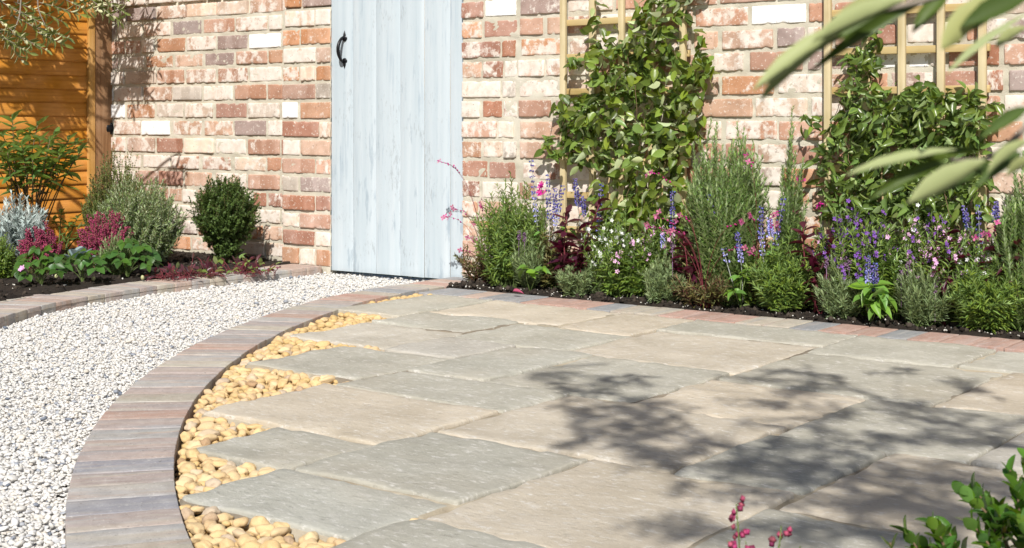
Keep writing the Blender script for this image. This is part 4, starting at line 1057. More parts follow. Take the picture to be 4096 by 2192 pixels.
salvia('salvia with two violet spikes in front of the single rosemary shoot', 3080, 4.76, [(3045, 835, .5, 'purple', 'lilac'), (3135, 800, .6, 'purple', 'lilac'), (3080, 880, .2, 'lilac', None)], [(3085, 1010, 4, .045)], 115)
salvia('bright broad leaved salvia with a drooping violet spike at the kerb', 3485, 4.66, [(3475, 1030, .45, 'purple', 'lilac'), (3500, 1060, .5, 'purple', None)], [(3480, 1150, 8, .075), (3500, 1215, 8, .075), (3540, 1190, 5, .07), (3450, 1165, 4, .07)], 116)
salvia('salvia with a violet spike rising from pale flowers at the right', 3920, 4.80, [(3912, 830, .6, 'purple', 'lilac'), (3985, 815, .15, 'purple', None), (2775 + 1080, 830, .2, 'purple', None)], [(3900, 1010, 4, .045)], 117)
salvia('salvia with a short violet spike at the foot of the tall rosemary', 2700, 4.82, [(2690, 770, .35, 'purple', None), (2650, 935, .25, 'lilac', None)], [(2690, 1000, 5, .045)], 118)

# ---------------------------------------------------------------- angelonias and other small flowers
def angelonia(label, x, ytop, w_, seed, Y, cols, n=42, size=.0165):
    t, b, P, r = needle_plant('angelonia', label, 'flowering plant', x, ytop, w_, 'tarragon', seed, Y=Y, n=n, L=.038, W=.0078, k=16, per=2, ang=58, t0=.12, start=.35, pw=1.2, dome=.30, T=T_LANCE, group=G_ANG, sr=(.0015, .0008))
    m = len(cols)
    for i, (c, sh) in enumerate(cols):
        a = int(n * sum(q[1] for q in cols[:i])); e = int(n * sum(q[1] for q in cols[:i + 1]))
        g = Geo(); flowers(g, r, P[a:e], T_FLOWER5, size, 8, .70, 1.0, spread=.010, frac=.62)
        g.build('flowers', M[c], t, False, 'stuff')
angelonia('white flowered plant with a few lilac blooms in front of the vine', 2480, 850, 300, 121, 4.76, [('whitef', .42), ('pinkf', .14), ('whitef', .0)], 80)
angelonia('deep violet flowered plant below the glossy climber', 3440, 825, 360, 122, 4.78, [('violet', .75), ('pinkf', .05)], 110)
angelonia('pale pink and white flowered plant right of the violet flowers', 3740, 840, 340, 123, 4.79, [('pinkf', .5), ('violet', .2), ('whitef', .1)], 90)
angelonia('white and pink flowered plant beside the right hand rosemary', 3880, 900, 160, 124, 4.77, [('whitef', .4), ('pinkf', .4)], 44)
angelonia('small violet flowered plant at the foot of the bare brick gap', 3290, 950, 130, 125, 4.80, [('violet', .45)], 40)
angelonia('pale lilac flowered plant between the vine and the tall rosemary', 2620, 860, 190, 126, 4.80, [('pinkf', .45)], 44)

def gaura(label, x, Y, tips, seed, fol, low=None):
    b, dd = base_at(x, Y=Y); r = rng(seed); t = thing('gaura', label, 'flowering plant', b, G_GAU)
    gf = Geo(); gb = Geo(); GS = Geo()
    for (x1, y1, nf) in tips:
        p1 = on_wall(x1, y1, Y - .06) - b; q = np.linspace(0, 1, 9)[:, None]
        pts = p1 * q * np.array([1, 1, 0]) * q ** .6 + np.array([0, 0, 1]) * p1[2] * np.sin(q * math.pi / 2) ** .85
        g = Geo(); tube(g, pts, np.linspace(.0013, .0006, 9), 4); g.build('flower_stem', M['rstem'], t, True)
        for j in range(nf):
            p = pts[-1] + r.normal(size=3) * np.array([.018, .01, .012]) * (j > 0); up = norm(np.array([r.normal() * .5, -1, r.normal() * .4]))
            scatter(gf, T_FLOWER4, [p], np.cross(up, [.3, .2, 1])[None], up[None], .024, .024)
        pos, tan = along(pts[None], np.linspace(.72, 1, 6)); scatter(gb, T_BELL, pos[0] + r.normal(size=(6, 3)) * .003, tan[0], (1, 0, 0), .011, .004)
    gf.build('flowers', M['gaura'], t, False, 'stuff'); gb.build('buds', M['magenta'], t, False, 'stuff')
    n, H, Rd = fol; P = fit_wall(shoots(r, n, H, Rd, start=.3, pw=1.2, dome=.35), b, WALL_Y - .01)
    g = Geo(); stems(g, P, .0013, .0007); g.build('stems', M['rstem'], t, True, 'stuff')
    g = Geo(); leafy(g, r, P, 14, 2, .032, .006, 50, .15, T_LANCE); g.build('foliage', M['redfol'], t, False, 'stuff')
gaura('airy pink gaura arching in front of the door edge', 1940, 4.80, [(1757, 645, 1), (1770, 650, 0), (1782, 865, 3), (1815, 835, 3), (1925, 825, 3), (1900, 890, 2), (1895, 960, 3), (1840, 1000, 1), (2005, 960, 1), (2020, 1070, 2), (1870, 950, 1)], 131, (38, .20, .15))
gaura('small bronze green gaura at the kerb below the rosemary', 2815, 4.69, [(2605, 690, 2), (2625, 870, 3), (2590, 905, 2), (2720, 860, 2), (2690, 920, 2), (2980, 990, 1), (2970, 890, 1)], 132, (44, .15, .13))
gaura('pink gaura blooms scattered over the tall rosemary', 3040, 4.78, [(2985, 622, 2), (3000, 860, 2), (3105, 855, 2), (3110, 895, 3), (2965, 885, 1), (3000, 1010, 2)], 133, (10, .15, .06))
gaura('pink gaura blooms at the right end of the bed', 3965, 4.80, [(3955, 935, 2), (3990, 890, 1), (3900, 950, 1)], 134, (8, .15, .06))
def magentas(label, pts, seed, Y, x):
    b, dd = base_at(x, Y=Y); r = rng(seed); t = thing('snapdragon', label, 'flowering plant', b)
    for (px, py) in pts:
        p1 = on_wall(px, py, Y - .01) - b; q = np.linspace(0, 1, 6)[:, None]
        g = Geo(); tube(g, p1 * q + np.sin(q * 3.1) * np.array([.01, 0, 0]), .0014, 4); g.build('flower_stem', M['gstem'], t, True)
        g = Geo(); n = 5; pos = p1 + r.normal(size=(n, 3)) * .007
        scatter(g, T_FLOWER5, pos, r.normal(size=(n, 3)), norm(np.array([0, -1, .3]) + r.normal(size=(n, 3)) * .5), .024, .024); g.build('bloom', M['magenta'], t, False)
        P = (p1 * q)[None]; g = Geo(); leafy(g, r, P, 9, 2, .026, .007, 55, .2, T_LANCE); g.build('foliage', M['tarragon'], t, False, 'stuff')
magentas('magenta snapdragon between the violet spikes beside the vine trellis', [(2165, 742), (2172, 775)], 141, 4.84, 2170)
magentas('magenta snapdragon against the bare brick left of the right trellis', [(3205, 720), (3188, 840), (3290, 830)], 142, 4.86, 3215)

# leafy fillers that knit the border together
G_FILL = 'green filler plants in the right bed'
for i, (x, yt, w_, Y, lab) in enumerate([
    (2210, 930, 190, 4.80, 'leafy green filler behind the tall burgundy plant'), (2380, 1000, 170, 4.78, 'leafy green filler between the burgundy plant and the white flowers'),
    (2590, 960, 180, 4.80, 'leafy green filler below the vine stems right of the white flowers'), (2770, 960, 190, 4.80, 'leafy green filler at the left foot of the tall rosemary'),
    (3010, 960, 200, 4.79, 'leafy green filler at the right foot of the tall rosemary'), (3180, 930, 170, 4.82, 'leafy green filler against the bare brick gap'),
    (3330, 960, 200, 4.80, 'leafy green filler left of the deep violet flowers'), (3560, 930, 230, 4.79, 'leafy green filler between the violet and the pale pink flowers'),
    (3820, 960, 210, 4.80, 'leafy green filler below the pale pink flowers'), (4040, 900, 220, 4.80, 'leafy green filler under the right hand rosemary')]):
    needle_plant('leafy_filler', lab, 'plant', x, yt, w_, 'tarragon' if i % 3 else 'redfol' if i in (0, 3) else 'rosemary', 400 + i, Y=Y, n=56, L=.038, W=.0105, k=14, per=2, ang=58, t0=.15, start=.4, pw=1.2, dome=.30, T=T_LANCE, group=G_FILL)

# ---------------------------------------------------------------- left bed
YL = LEFT_Y - .02
# rhododendron-like shrub by the fence
def whorl_shrub(name, label, x, d, tips, seed, mat, Lr, ratio, stemm='wstem'):
    b, dd = base_at(x, d=d); r = rng(seed); t = thing(name, label, 'shrub', b)
    mes = [lm(T, mat) for T in (T_LANCE, T_OVATE3)]
    for (x1, y1, n, dz) in tips:
        p1 = at_depth(x1, y1, d + dz); q = np.linspace(0, 1, 8)[:, None]; s0 = b + np.array([r.normal() * .03, r.normal() * .03, 0])
        pts = s0 + (p1 - s0) * np.concatenate([q ** 1.4, q ** 1.4, q ** .85], 1) - b
        g = Geo(); tube(g, pts, np.linspace(.0045, .002, 8), 6); g.build('branch', M[stemm], t, True)
        tan = norm(pts[-1] - pts[-2])
        for j in range(n):
            s = 1 - .30 * (j / n) ** 1.3; pos, _ = along(pts[None], np.array([s]))
            az = j * 2.4 + r.uniform(-.2, .2); el = .55 - .9 * (j / n) + r.normal() * .15
            dv = np.array([math.cos(az) * math.cos(el), math.sin(az) * math.cos(el), math.sin(el)]); up = np.array([-math.cos(az) * math.sin(el), -math.sin(az) * math.sin(el), math.cos(el)])
            L = r.uniform(*Lr); leaf_obj(t, mes[r.integers(2)], pos[0, 0], dv, up + r.normal(size=3) * .12, L, L * r.uniform(ratio - .04, ratio + .04))
    return t
whorl_shrub('evergreen_shrub', 'lance leaved evergreen shrub with bare stems against the orange fence', 120, 7.0,
    [(50, 480, 13, 0), (10, 540, 12, -.1), (120, 530, 14, .1), (160, 560, 13, -.1), (220, 545, 13, .05), (275, 560, 13, -.05), (310, 570, 9, .1), (90, 580, 12, -.2), (190, 600, 13, .1), (240, 620, 12, -.15), (60, 640, 11, .1), (130, 640, 12, -.2),
     (290, 650, 9, 0), (10, 650, 10, 0), (180, 670, 11, -.1), (110, 690, 10, .1), (240, 690, 8, .1), (30, 590, 11, .1), (-40, 520, 12, 0), (-50, 620, 12, .1), (70, 545, 10, .15), (150, 500, 11, .0), (200, 560, 11, -.2), (255, 600, 11, .1), (30, 610, 11, -.2), (100, 610, 11, 0), (160, 620, 10, .15), (320, 610, 8, 0), (60, 700, 9, 0), (0, 590, 11, -.2)], 151, 'rhodo', (.075, .112), .31)
whorl_shrub('leafy_seedling', 'small leafy green sprig low in front of the fence', 250, 7.1, [(245, 850, 9, 0), (280, 900, 8, -.05), (215, 880, 8, .05), (310, 870, 7, 0), (330, 930, 8, -.1), (270, 950, 8, -.1)], 152, 'rhodo', (.035, .055), .45, 'gstem')
needle_plant('silver_plant', 'silver blue leaved plant at the left edge of the left bed', 'plant', 80, 800, 235, 'silver', 161, d=6.75, n=95, L=.05, W=.0085, k=14, per=3, ang=36, t0=.3, T=T_LANCE, start=.3, pw=1.2, dome=.35, stem='mstem', yw=9)
needle_plant('small_green_plant', 'small leaved green plant in the lower left corner of the bed', 'plant', 10, 945, 130, 'tarragon', 162, d=6.25, n=70, L=.02, W=.009, k=16, per=2, ang=60, t0=.1, T=T_LANCE, yw=9)
def heather(label, x, ytop, w_, d, seed, n=70, name='heather', leafm='heatherleaf', sz=.0075, group='pink heathers'):
    b, dd = base_at(x, d=d); r = rng(seed); H = ztop(ytop, dd); Rd = w_ / 2 * dd / FPX; t = thing(name, label, 'heather', b, group)
    P = shoots(r, n, H, Rd, start=.45, pw=1.15, dome=.38)
    g = Geo(); stems(g, P, .0014, .0007); g.build('stems', M['wstem'], t, True, 'stuff')
    g = Geo(); leafy(g, r, P, 26, 3, .009, .0016, 50, .05); g.build('foliage', M[leafm], t, False, 'stuff')
    g = Geo(); ts = np.linspace(.5, 1, 26)
    for w2 in range(4):
        pos, tan = along(P, np.clip(ts + r.uniform(-.01, .01), 0, 1)); az = r.uniform(0, 6.28, pos.shape[:2]); rad = np.stack([np.cos(az), np.sin(az), r.normal(size=az.shape) * .4], -1)
        pos = pos + rad * (.007 * (1.25 - ts)[None, :, None] + .0015)
        scatter(g, T_BELL, pos.reshape(-1, 3), (rad - np.array([0, 0, .3])).reshape(-1, 3), (.1, .2, 1), sz * r.uniform(.7, 1.2, pos.size // 3), sz * .62)
    g.build('flower_bells', M['heather'], t, False, 'stuff')
heather('deep pink heather in front of the silver blue plant', 165, 905, 200, 6.45, 171, 64)
heather('deep pink heather in front of the big silvery shrub', 425, 820, 250, 6.65, 172, 72)
needle_plant('evergreen_bush', 'olive green fine leaved bush rising behind the silvery shrub at the fence post', 'shrub', 480, 615, 330, 'darkshrub', 173, d=7.05, n=460, L=.016, W=.0065, k=34, per=3, ang=60, t0=.25, start=.4, pw=1.3, dome=.45, stem='wstem', yw=YL)
needle_plant('silvery_shrub', 'large loose grey green shrub with white flecked tips by the brick wall', 'shrub', 560, 715, 400, 'westringia', 174, d=6.85, n=460, L=.026, W=.0066, k=32, per=3, ang=58, t0=.18, start=.35, pw=1.2, dome=.42, stem='wstem', flip=.35, yw=YL, jit=.2)
def ball():
    b, dd = base_at(902, d=6.95); r = rng(175); t = thing('ball_shrub', 'round dark green clipped ball shrub against the brick wall', 'shrub', b)
    c = np.array([0, 0, ztop(845, dd)]); Rr = 131 * dd / FPX; n = 900
    v = norm(r.normal(size=(n, 3))); v[:, 2] = np.where(v[:, 2] < -.95, -v[:, 2], v[:, 2])
    lump = np.array([1 + .26 * mnoise.noise(Vector(q) * 3.4 + Vector((4, 0, 0))) for q in v])
    tip = c + v * Rr * np.array([1.0, .85, .98]) * (lump * np.where(r.random(n) < .08, r.uniform(1.04, 1.2, n), r.uniform(.72, 1.04, n)))[:, None]; q = np.linspace(0, 1, 6)
    st = c * .55 + v * .02; P = st[:, None] + (tip - st)[:, None] * q[None, :, None] + np.sin(np.pi * q)[None, :, None] * r.normal(size=(n, 1, 3)) * .018
    sk = P[:150].copy(); sk[..., 2] = np.maximum(.01, sk[..., 2] * .42 - .02); sk[..., :2] *= .5; P = np.concatenate([P, sk])
    P = fit_wall(P, b, YL)
    g = Geo(); stems(g, P[::3], .0016, .0006); g.build('stems', M['wstem'], t, True, 'stuff')
    g = Geo(); leafy(g, r, P, 22, 3, .0115, .0075, 75, .5, T_NEEDLE, taper=.1); g.build('foliage', M['thyme'], t, False, 'stuff')
    g = Geo(); tube(g, [(0, 0, -.01), (.004, 0, .06), (0, .003, c[2])], [.009, .008, .005], 7); g.build('trunk', M['wstem'], t, True)
ball()
needle_plant('lavender', 'pale lavender tucked between the pink heather and the strawberry leaves', 'lavender', 468, 925, 150, 'lavender', 176, d=6.4, n=60, L=.03, W=.0048, k=17, per=3, ang=35, t0=.15, group=G_LAV, yw=9)
MST = [lm(T_TOOTH, 'straw', 'leaflet')]
def strawberry(label, x, d, w_, H, n, seed, berries=(), bloom=None):
    b, dd = base_at(x, d=d); r = rng(seed); t = thing('strawberry_plant', label, 'strawberry plant', b, 'strawberry plants along the left kerb'); Rd = w_ / 2 * dd / FPX
    gp_ = Geo()
    for i in range(n):
        a = i * 2.4 + r.uniform(-.3, .3); q = math.sqrt((i + .5) / n); tip = np.array([Rd * q * math.cos(a), Rd * .7 * q * math.sin(a), H * (1 - .55 * q * q) * r.uniform(.75, 1.05)])
        s = np.linspace(0, 1, 6)[:, None]; pts = tip * np.concatenate([s ** 1.3, s ** 1.3, np.sin(s * 1.57) ** .9], 1); tube(gp_, pts, .0014, 4)
        out = np.array([math.cos(a), math.sin(a), 0.]); nrm_ = norm(np.array([0, -.3, 1.]) + out * .5 * q + r.normal(size=3) * .34); L0 = r.uniform(.034, .056)
        side = np.cross(nrm_, out)
        for f in (-1, 0, 1):
            dv = norm(out * (1 if f == 0 else .25) + side * f * .95); dv = norm(dv - nrm_ * (dv @ nrm_) - nrm_ * .10)
            leaf_obj(t, MST[0], tip + dv * .003, dv, nrm_ + side * f * .12, L0 * (1 if f == 0 else .9), L0 * .82, 'leaflet')
    gp_.build('leaf_stalks', M['gstem'], t, True, 'stuff')
    if bloom is not None:
        p = at_depth(*bloom, d - .12) - b; g = Geo(); up = norm(np.array([.1, -.8, .7])); pos = p + np.array([r.normal(size=3) * .0015 for _ in range(2)])
        scatter(g, T_FLOWER5, pos, np.cross(up, [1, .2, 0])[None].repeat(2, 0), up[None].repeat(2, 0), .030, .030); g.build('flower', M['pinkf'], t, False)
        g = Geo(); tube(g, [(0, 0, .01), p * .5 + np.array([0, 0, .03]), p], .0012, 4); g.build('flower_stalk', M['gstem'], t, True)
    for (bx, by) in berries:
        p = on_ground(bx, by, .02) - b; g = Geo(); V = np.array(ICO2[0]) * np.array([.016, .016, .021]); g.add(V + p, ICO2[1]); g.build('berry', m_plain('unripe_berry', (.42, .42, .22), .5), t, True)
strawberry('strawberry plant with a pink flower at the left end of the kerb', 165, 6.0, 240, .17, 24, 181, [(225, 1105)], (87, 1075))
strawberry('strawberry plant in the middle of the row with a pale berry on the soil', 330, 6.12, 190, .15, 18, 182, [(374, 1115), (150, 1120)])
strawberry('large strawberry plant below the pale lavender', 510, 6.35, 270, .17, 26, 183, [(570, 1110)])
b, dd = base_at(318, d=6.45); t = thing('cabbage_plant', 'small blue grey cabbage like plant between the two heathers', 'plant', b); r = rng(184); me = lm(T_ROUND, 'cabbage')
for i in range(11):
    a = i * 2.4; el = 1.25 - .09 * i; dv = np.array([math.cos(a) * math.cos(el), math.sin(a) * math.cos(el), math.sin(el)])
    leaf_obj(t, me, np.array([0, 0, .05]) + dv * .012, dv, np.array([-math.cos(a) * math.sin(el), -math.sin(a) * math.sin(el), math.cos(el)]), .078, .062)
g = Geo(); tube(g, [(0, 0, 0), (0, 0, .06)], .006, 6); g.build('stalk', M['gstem'], t, True)
def beet(label, x, d, w_, n, seed, green):
    b, dd = base_at(x, d=d); r = rng(seed); t = thing('beet_plant', label, 'plant', b, 'red leaved beets in the left bed'); Rd = w_ / 2 * dd / FPX; gs = Geo()
    ma, mg_ = [lm(T, 'beet') for T in (T_OVATE2, T_OVATE3)], [lm(T, 'beetg') for T in (T_OVATE2, T_OVATE3)]
    for i in range(n):
        a = r.uniform(0, 6.28); q = math.sqrt(r.random()); st = np.array([r.normal() * Rd * .5, r.normal() * Rd * .3, .004]); L = r.uniform(.024, .048); el = r.uniform(.05, 1.1) if r.random() < .6 else r.uniform(-.05, .2)
        dv = np.array([math.cos(a) * math.cos(el), math.sin(a) * math.cos(el) * .6, math.sin(el)]); p = st + dv * r.uniform(.03, .07) + np.array([0, 0, .004])
        p[2] = max(p[2], .012); tube(gs, [st, (st + p) / 2 + np.array([0, 0, .006]), p], .0016, 4)
        up = np.array([-math.cos(a) * math.sin(el) + r.normal() * .3, -math.sin(a) * math.sin(el) - .3, math.cos(el)])
        leaf_obj(t, (mg_ if r.random() < green else ma)[r.integers(2)], p, dv, up, L, L * r.uniform(.4, .6))
    gs.build('leaf_stalks', M['rstem'], t, True, 'stuff')
beet('flat sprawling red beet leaves right of the strawberry plants', 690, 6.30, 200, 54, 185, .08)
beet('red beet leaves flopped on the soil in front of the ball shrub', 820, 6.42, 210, 64, 186, .22)
beet('upright red and green beet leaves right of the ball shrub', 985, 6.52, 220, 76, 187, .42)

for (px, py, lab, az) in [(2052, 1166, 'fallen crimson leaf on the soil left of the tall burgundy plant', .3), (3985, 1312, 'fallen crimson leaf on the soil at the far right of the bed', 2.2)]:
    p = on_ground(px, py, .022); o = thing('fallen_leaf', lab, 'leaf', p, 'fallen crimson leaves')
    link('blade', lm(T_OVATE2, 'heather', 'blade'), o, leaf_matrix((0, 0, 0), (math.cos(az), math.sin(az) * .5, .12), (.1, -.5, 1), .045, .018))

# ---------------------------------------------------------------- box and heather in the near bed
def sprig(t, b, r, mes, p0, p1, n, Lr, ratio, gst, spread=1.0, rad=.0016):
    q = np.linspace(0, 1, 7)[:, None]; pts = p0 * (1 - q) + p1 * q + np.sin(q * math.pi) * r.normal(size=3) * .008
    tube(gst, pts - b, np.linspace(rad * 1.5, rad * .7, 7), 5); P = (pts - b)[None]
    for j in range(n):
        s = .2 + .8 * ((j // 2) + .5) / (n / 2); pos, tan = along(P, np.array([min(1, s)])); tan = tan[0, 0]
        A = norm(np.cross(tan, [.2, .3, 1.])); B = np.cross(tan, A); a = (j // 2) * 1.571 + (j % 2) * math.pi + r.normal() * .2
        rd = math.cos(a) * A + math.sin(a) * B; th = .95 * spread * (1 - .5 * s) + r.normal() * .12
        dv = tan * math.cos(th) + rd * math.sin(th); up = tan * math.sin(th) - rd * math.cos(th); L = r.uniform(*Lr)
        leaf_obj(t, mes[r.integers(len(mes))], pos[0, 0], dv, up, L, L * ratio)
b, dd = base_at(3960, d=1.66); t = thing('box_shrub', 'glossy green box shrub in the bottom right corner', 'shrub', b); r = rng(191); gst = Geo()
mes = [lm(T, 'boxleaf') for T in (T_ROUND, T_OVATE3)]
for (x0, y0, x1, y1, dz, n) in [(4060, 2250, 3850, 1965, 0, 22), (4080, 2200, 3900, 1960, .02, 20), (4110, 2180, 4040, 1880, .0, 20), (4150, 2130, 4110, 1830, .03, 18), (4000, 2300, 3880, 2085, -.02, 20), (3950, 2350, 3790, 2120, .0, 18), (3850, 2330, 3620, 2120, .0, 16),
                                (3820, 2330, 3735, 2100, -.02, 16), (4090, 2250, 4070, 1960, -.03, 22), (4060, 2300, 4000, 2060, -.03, 22), (4120, 2300, 4090, 2080, -.05, 20), (3900, 2400, 3700, 2180, .02, 14), (4190, 2180, 4150, 1900, .0, 20), (4160, 2300, 4150, 2000, -.05, 20), (3560, 2330, 3560, 2170, .0, 8), (4020, 2300, 3950, 2000, .06, 20)]:
    sprig(t, b, r, mes, at_depth(x0, y0, dd + dz), at_depth(x1, y1, dd + dz), n, (.019, .026), .64, gst)
for k in range(7):
    p1 = at_depth(3900 + 50 * k, 2260 + 20 * (k % 3), dd) - b; tube(gst, [(r.normal() * .01, r.normal() * .01, 0), p1 * .5 + r.normal(size=3) * .01, p1], [.004, .003, .002], 5)
gst.build('branches', M['wstem'], t, True, 'stuff')
def near_heather(label, x, d, sprigs, seed):
    b, dd = base_at(x, d=d); r = rng(seed); t = thing('heather', label, 'heather', b, 'pink heathers')
    gs, gb, gl = Geo(), Geo(), Geo()
    for (x1, y1, nb, full) in sprigs:
        p1 = at_depth(x1, y1, d) - b; q = np.linspace(0, 1, 8)[:, None]; pts = p1 * q + np.sin(q * math.pi) * np.array([.006, 0, 0]); tube(gs, pts, np.linspace(.0016, .0008, 8), 5)
        leafy(gl, r, pts[None], 34, 3, .008, .0018, 45, .05)
        for j in range(nb):
            s = 1 - .32 * j / max(1, nb) * full; pos, tan = along(pts[None], np.array([s])); a = j * 2.1
            dv = np.array([math.cos(a), math.sin(a) * .6, -.55 + r.normal() * .2]); p = pos[0, 0] + dv * .0035
            for w2 in range(3): scatter(gb, T_BELL, [p + r.normal(size=3) * .002], dv[None] + r.normal(size=(1, 3)) * .3, (0, .2, 1.), .0088, .0058)
    gs.build('stems', M['gstem'], t, True, 'stuff'); gl.build('foliage', M['heatherleaf'], t, False, 'stuff'); gb.build('flower_bells', M['heather'], t, False, 'stuff')
near_heather('pink heather sprigs poking up at the bottom edge of the photo', 2960, 1.58, [(2945, 2018, 11, 1), (2985, 2180, 5, .7), (2915, 2175, 4, .7), (3125, 2108, 3, .25), (3200, 2195, 3, .4), (3060, 2230, 6, 1)], 195)

# ================================================================== olive trees
MOL = [lm(T_OLIVE, 'olive')]
def twig_mass(g_leaf, g_twig, r, c, axis, length, n, L=(.042, .06), W=.22, b=np.zeros(3)):
    axis = norm(np.asarray(axis, float)); q = np.linspace(0, 1, 6)[:, None]
    pts = c + axis * (q - .5) * length + np.array([0, 0, -.05]) * q ** 2 * length
    tube(g_twig, pts - b, np.linspace(.0022, .0009, 6), 4); P = (pts - b)[None]
    ts = np.repeat(np.linspace(.05, 1, n // 2), 2); pos, tan = along(P, ts); pos, tan = pos[0], tan[0]
    A = norm(np.cross(tan, [.2, .35, .9])); B = np.cross(tan, A); a = np.repeat(np.arange(n // 2) * 1.57, 2) + np.tile([0, math.pi], n // 2) + r.normal(size=len(ts)) * .3
    rd = np.cos(a)[:, None] * A + np.sin(a)[:, None] * B; th = .85 + r.normal(size=len(ts)) * .2
    d = tan * np.cos(th)[:, None] + rd * np.sin(th)[:, None]; up = tan * np.sin(th)[:, None] - rd * np.cos(th)[:, None] + np.array([0, 0, .4])
    l = r.uniform(*L, len(ts)); scatter(g_leaf, T_OLIVE, pos, d, up, l, l * W)
def limb(t, b, pts, r0, r1, mat='bark', name='limb', n=8):
    P = densify3(np.asarray(pts, float)); g = Geo(); tube(g, P - b, np.linspace(r0, r1, len(P)), n); return g.build(name, M[mat], t, True)
def densify3(P):
    Q = np.vstack([2 * P[0] - P[1], P, 2 * P[-1] - P[-2]]); out = []
    for i in range(1, len(Q) - 2):
        for s in np.linspace(0, 1, 6, endpoint=False):
            a, b_, c, d = Q[i - 1:i + 3]; out.append(.5 * (2 * b_ + (c - a) * s + (2 * a - 5 * b_ + 4 * c - d) * s * s + (3 * b_ - a - 3 * c + d) * s ** 3))
    out.append(Q[-2]); return np.array(out)
S_ = np.array(SV[:])
# --- the near olive: it stands right of the camera, shades the patio and hangs into the top right of the view
tb = np.array([1.05, .55, 0.]); r = rng(201)
ot = thing('olive_tree', 'overhanging olive whose blurred silvery leaves hang into the top right', 'tree', tb)
limb(ot, tb, [tb, tb + [.02, -.02, .5], tb + [-.03, .02, 1.0], tb + [.0, .0, 1.45]], .06, .04, 'bark', 'trunk', 10)
crown = tb + np.array([0, 0, 1.4]); gl, gt = Geo(), Geo()
# where its dapple falls on the paving (photo pixels: x, y, half width, half height, twigs)
DAP = [(2310, 1495, 130, 40, 6), (2470, 1530, 110, 45, 6), (2300, 1560, 90, 30, 3), (2560, 1580, 110, 30, 4), (2330, 1660, 120, 50, 6), (2520, 1690, 190, 60, 12), (2640, 1760, 170, 50, 9), (2440, 1740, 110, 40, 4), (2560, 1830, 70, 20, 2), (2700, 1850, 60, 20, 2),
        (3080, 1530, 130, 45, 6), (3320, 1500, 110, 45, 6), (3230, 1560, 90, 30, 4), (3600, 1490, 60, 20, 2), (3830, 1560, 70, 40, 4), (3030, 1640, 110, 40, 4), (3330, 1660, 130, 45, 5), (3550, 1640, 120, 40, 5),
       (3150, 1740, 100, 40, 4), (3350, 1800, 190, 50, 8), (3600, 1740, 150, 45, 6), (3800, 1690, 120, 50, 6), (3990, 1740, 110, 60, 6), (3000, 1830, 120, 50, 6), (3060, 1900, 140, 60, 9), (3260, 1890, 100, 40, 4), (3480, 1920, 110, 40, 5), (3720, 1900, 160, 55, 10), (3900, 1960, 150, 60, 8),
       (3560, 2000, 110, 45, 5), (3380, 2010, 90, 40, 4), (3700, 2030, 110, 40, 5), (3450, 2110, 130, 40, 5), (3250, 2150, 90, 30, 3), (2720, 1960, 40, 15, 1), (2760, 2090, 70, 25, 3), (2690, 2125, 60, 20, 2), (3100, 2090, 60, 25, 2), (3850, 2080, 120, 40, 4), (3030, 1990, 60, 20, 2), (3640, 2160, 120, 30, 3)]
cent = []
for (px, py, hw, hh, n) in DAP:
    zc = r.uniform(2.15, 2.75)
    c0 = on_ground(px, py) + S_ / S_[2] * zc; cent.append(c0)
    for k in range(n):
        p = on_ground(px + r.uniform(-hw, hw), py + r.uniform(-hh, hh)); z = zc + r.uniform(-.18, .18)
        twig_mass(gl, gt, r, p + S_ / S_[2] * z, np.array([r.normal(), r.normal() * .8, r.normal() * .5 - .2]), r.uniform(.12, .22), 20, (.040, .056), b=tb)
gl.build('crown', M['olive_i'], ot, True, 'stuff'); gt.build('twigs', M['twig'], ot, True, 'stuff')
cent = np.array(cent); done = np.zeros(len(cent), bool); main = []
for k, (tx, ty) in enumerate([(2500, 1690), (3060, 1880), (3330, 1520), (3350, 1800), (3720, 1900), (3800, 1690), (3450, 2090)]):
    e = on_ground(tx, ty) + S_ / S_[2] * 2.4; m_ = crown * .5 + e * .5 + np.array([0, 0, .22]); limb(ot, tb, [crown, m_, e], .016, .004); main.append((m_, e))
for i, c0 in enumerate(cent):
    best = min(main, key=lambda q: np.linalg.norm(q[1] - c0)); st_ = best[0] * .35 + best[1] * .65
    if np.linalg.norm(st_ - c0) < .15: continue
    limb(ot, tb, [st_, (st_ + c0) / 2 + r.normal(size=3) * .012, c0], .003, .0014, 'twig', 'branch', 5)
# the leaves that hang into the view
HANG = [  # base px, tip px, depth, width mm, facing (+1 upper side, -1 silvery underside)
 (3640, -10, 3225, 160, .66, 10.5, -1), (3745, -15, 3228, 275, .68, 7.5, 1), (3430, 70, 2992, 360, .66, 10, -1), (3290, 190, 3020, 402, .67, 8.5, -1), (3970, -30, 3748, 205, .64, 12.5, -1), (4110, -15, 3850, 92, .64, 11, 1),
 (4110, 55, 3762, 300, .70, 4.5, -1), (4110, 430, 3928, 540, .66, 7, 1), (3825, 598, 3362, 690, .68, 5, -1), (3945, 640, 3610, 812, .66, 11.5, -1), (3800, 640, 3476, 785, .69, 8, 1), (4120, 560, 3930, 690, .66, 8, -1), (4110, 110, 3965, 188, .72, 8, -1),
 (3560, -30, 3300, 110, .70, 8, -1), (3330, 150, 3090, 265, .70, 8, 1), (3900, 600, 3700, 640, .70, 6, 1), (4130, 640, 4010, 700, .66, 8, -1), (3800, -40, 3650, 120, .70, 9, 1), (3600, 20, 3260, 190, .69, 8, 1), (3380, 110, 3100, 300, .68, 8, 1), (4000, 30, 3800, 150, .66, 8, 1), (3960, 655, 3680, 790, .68, 9, 1), (3900, 610, 3560, 640, .70, 6, 1), (4090, 610, 3900, 740, .67, 8, 1)]
camr = np.array([cA, sA, 0.])
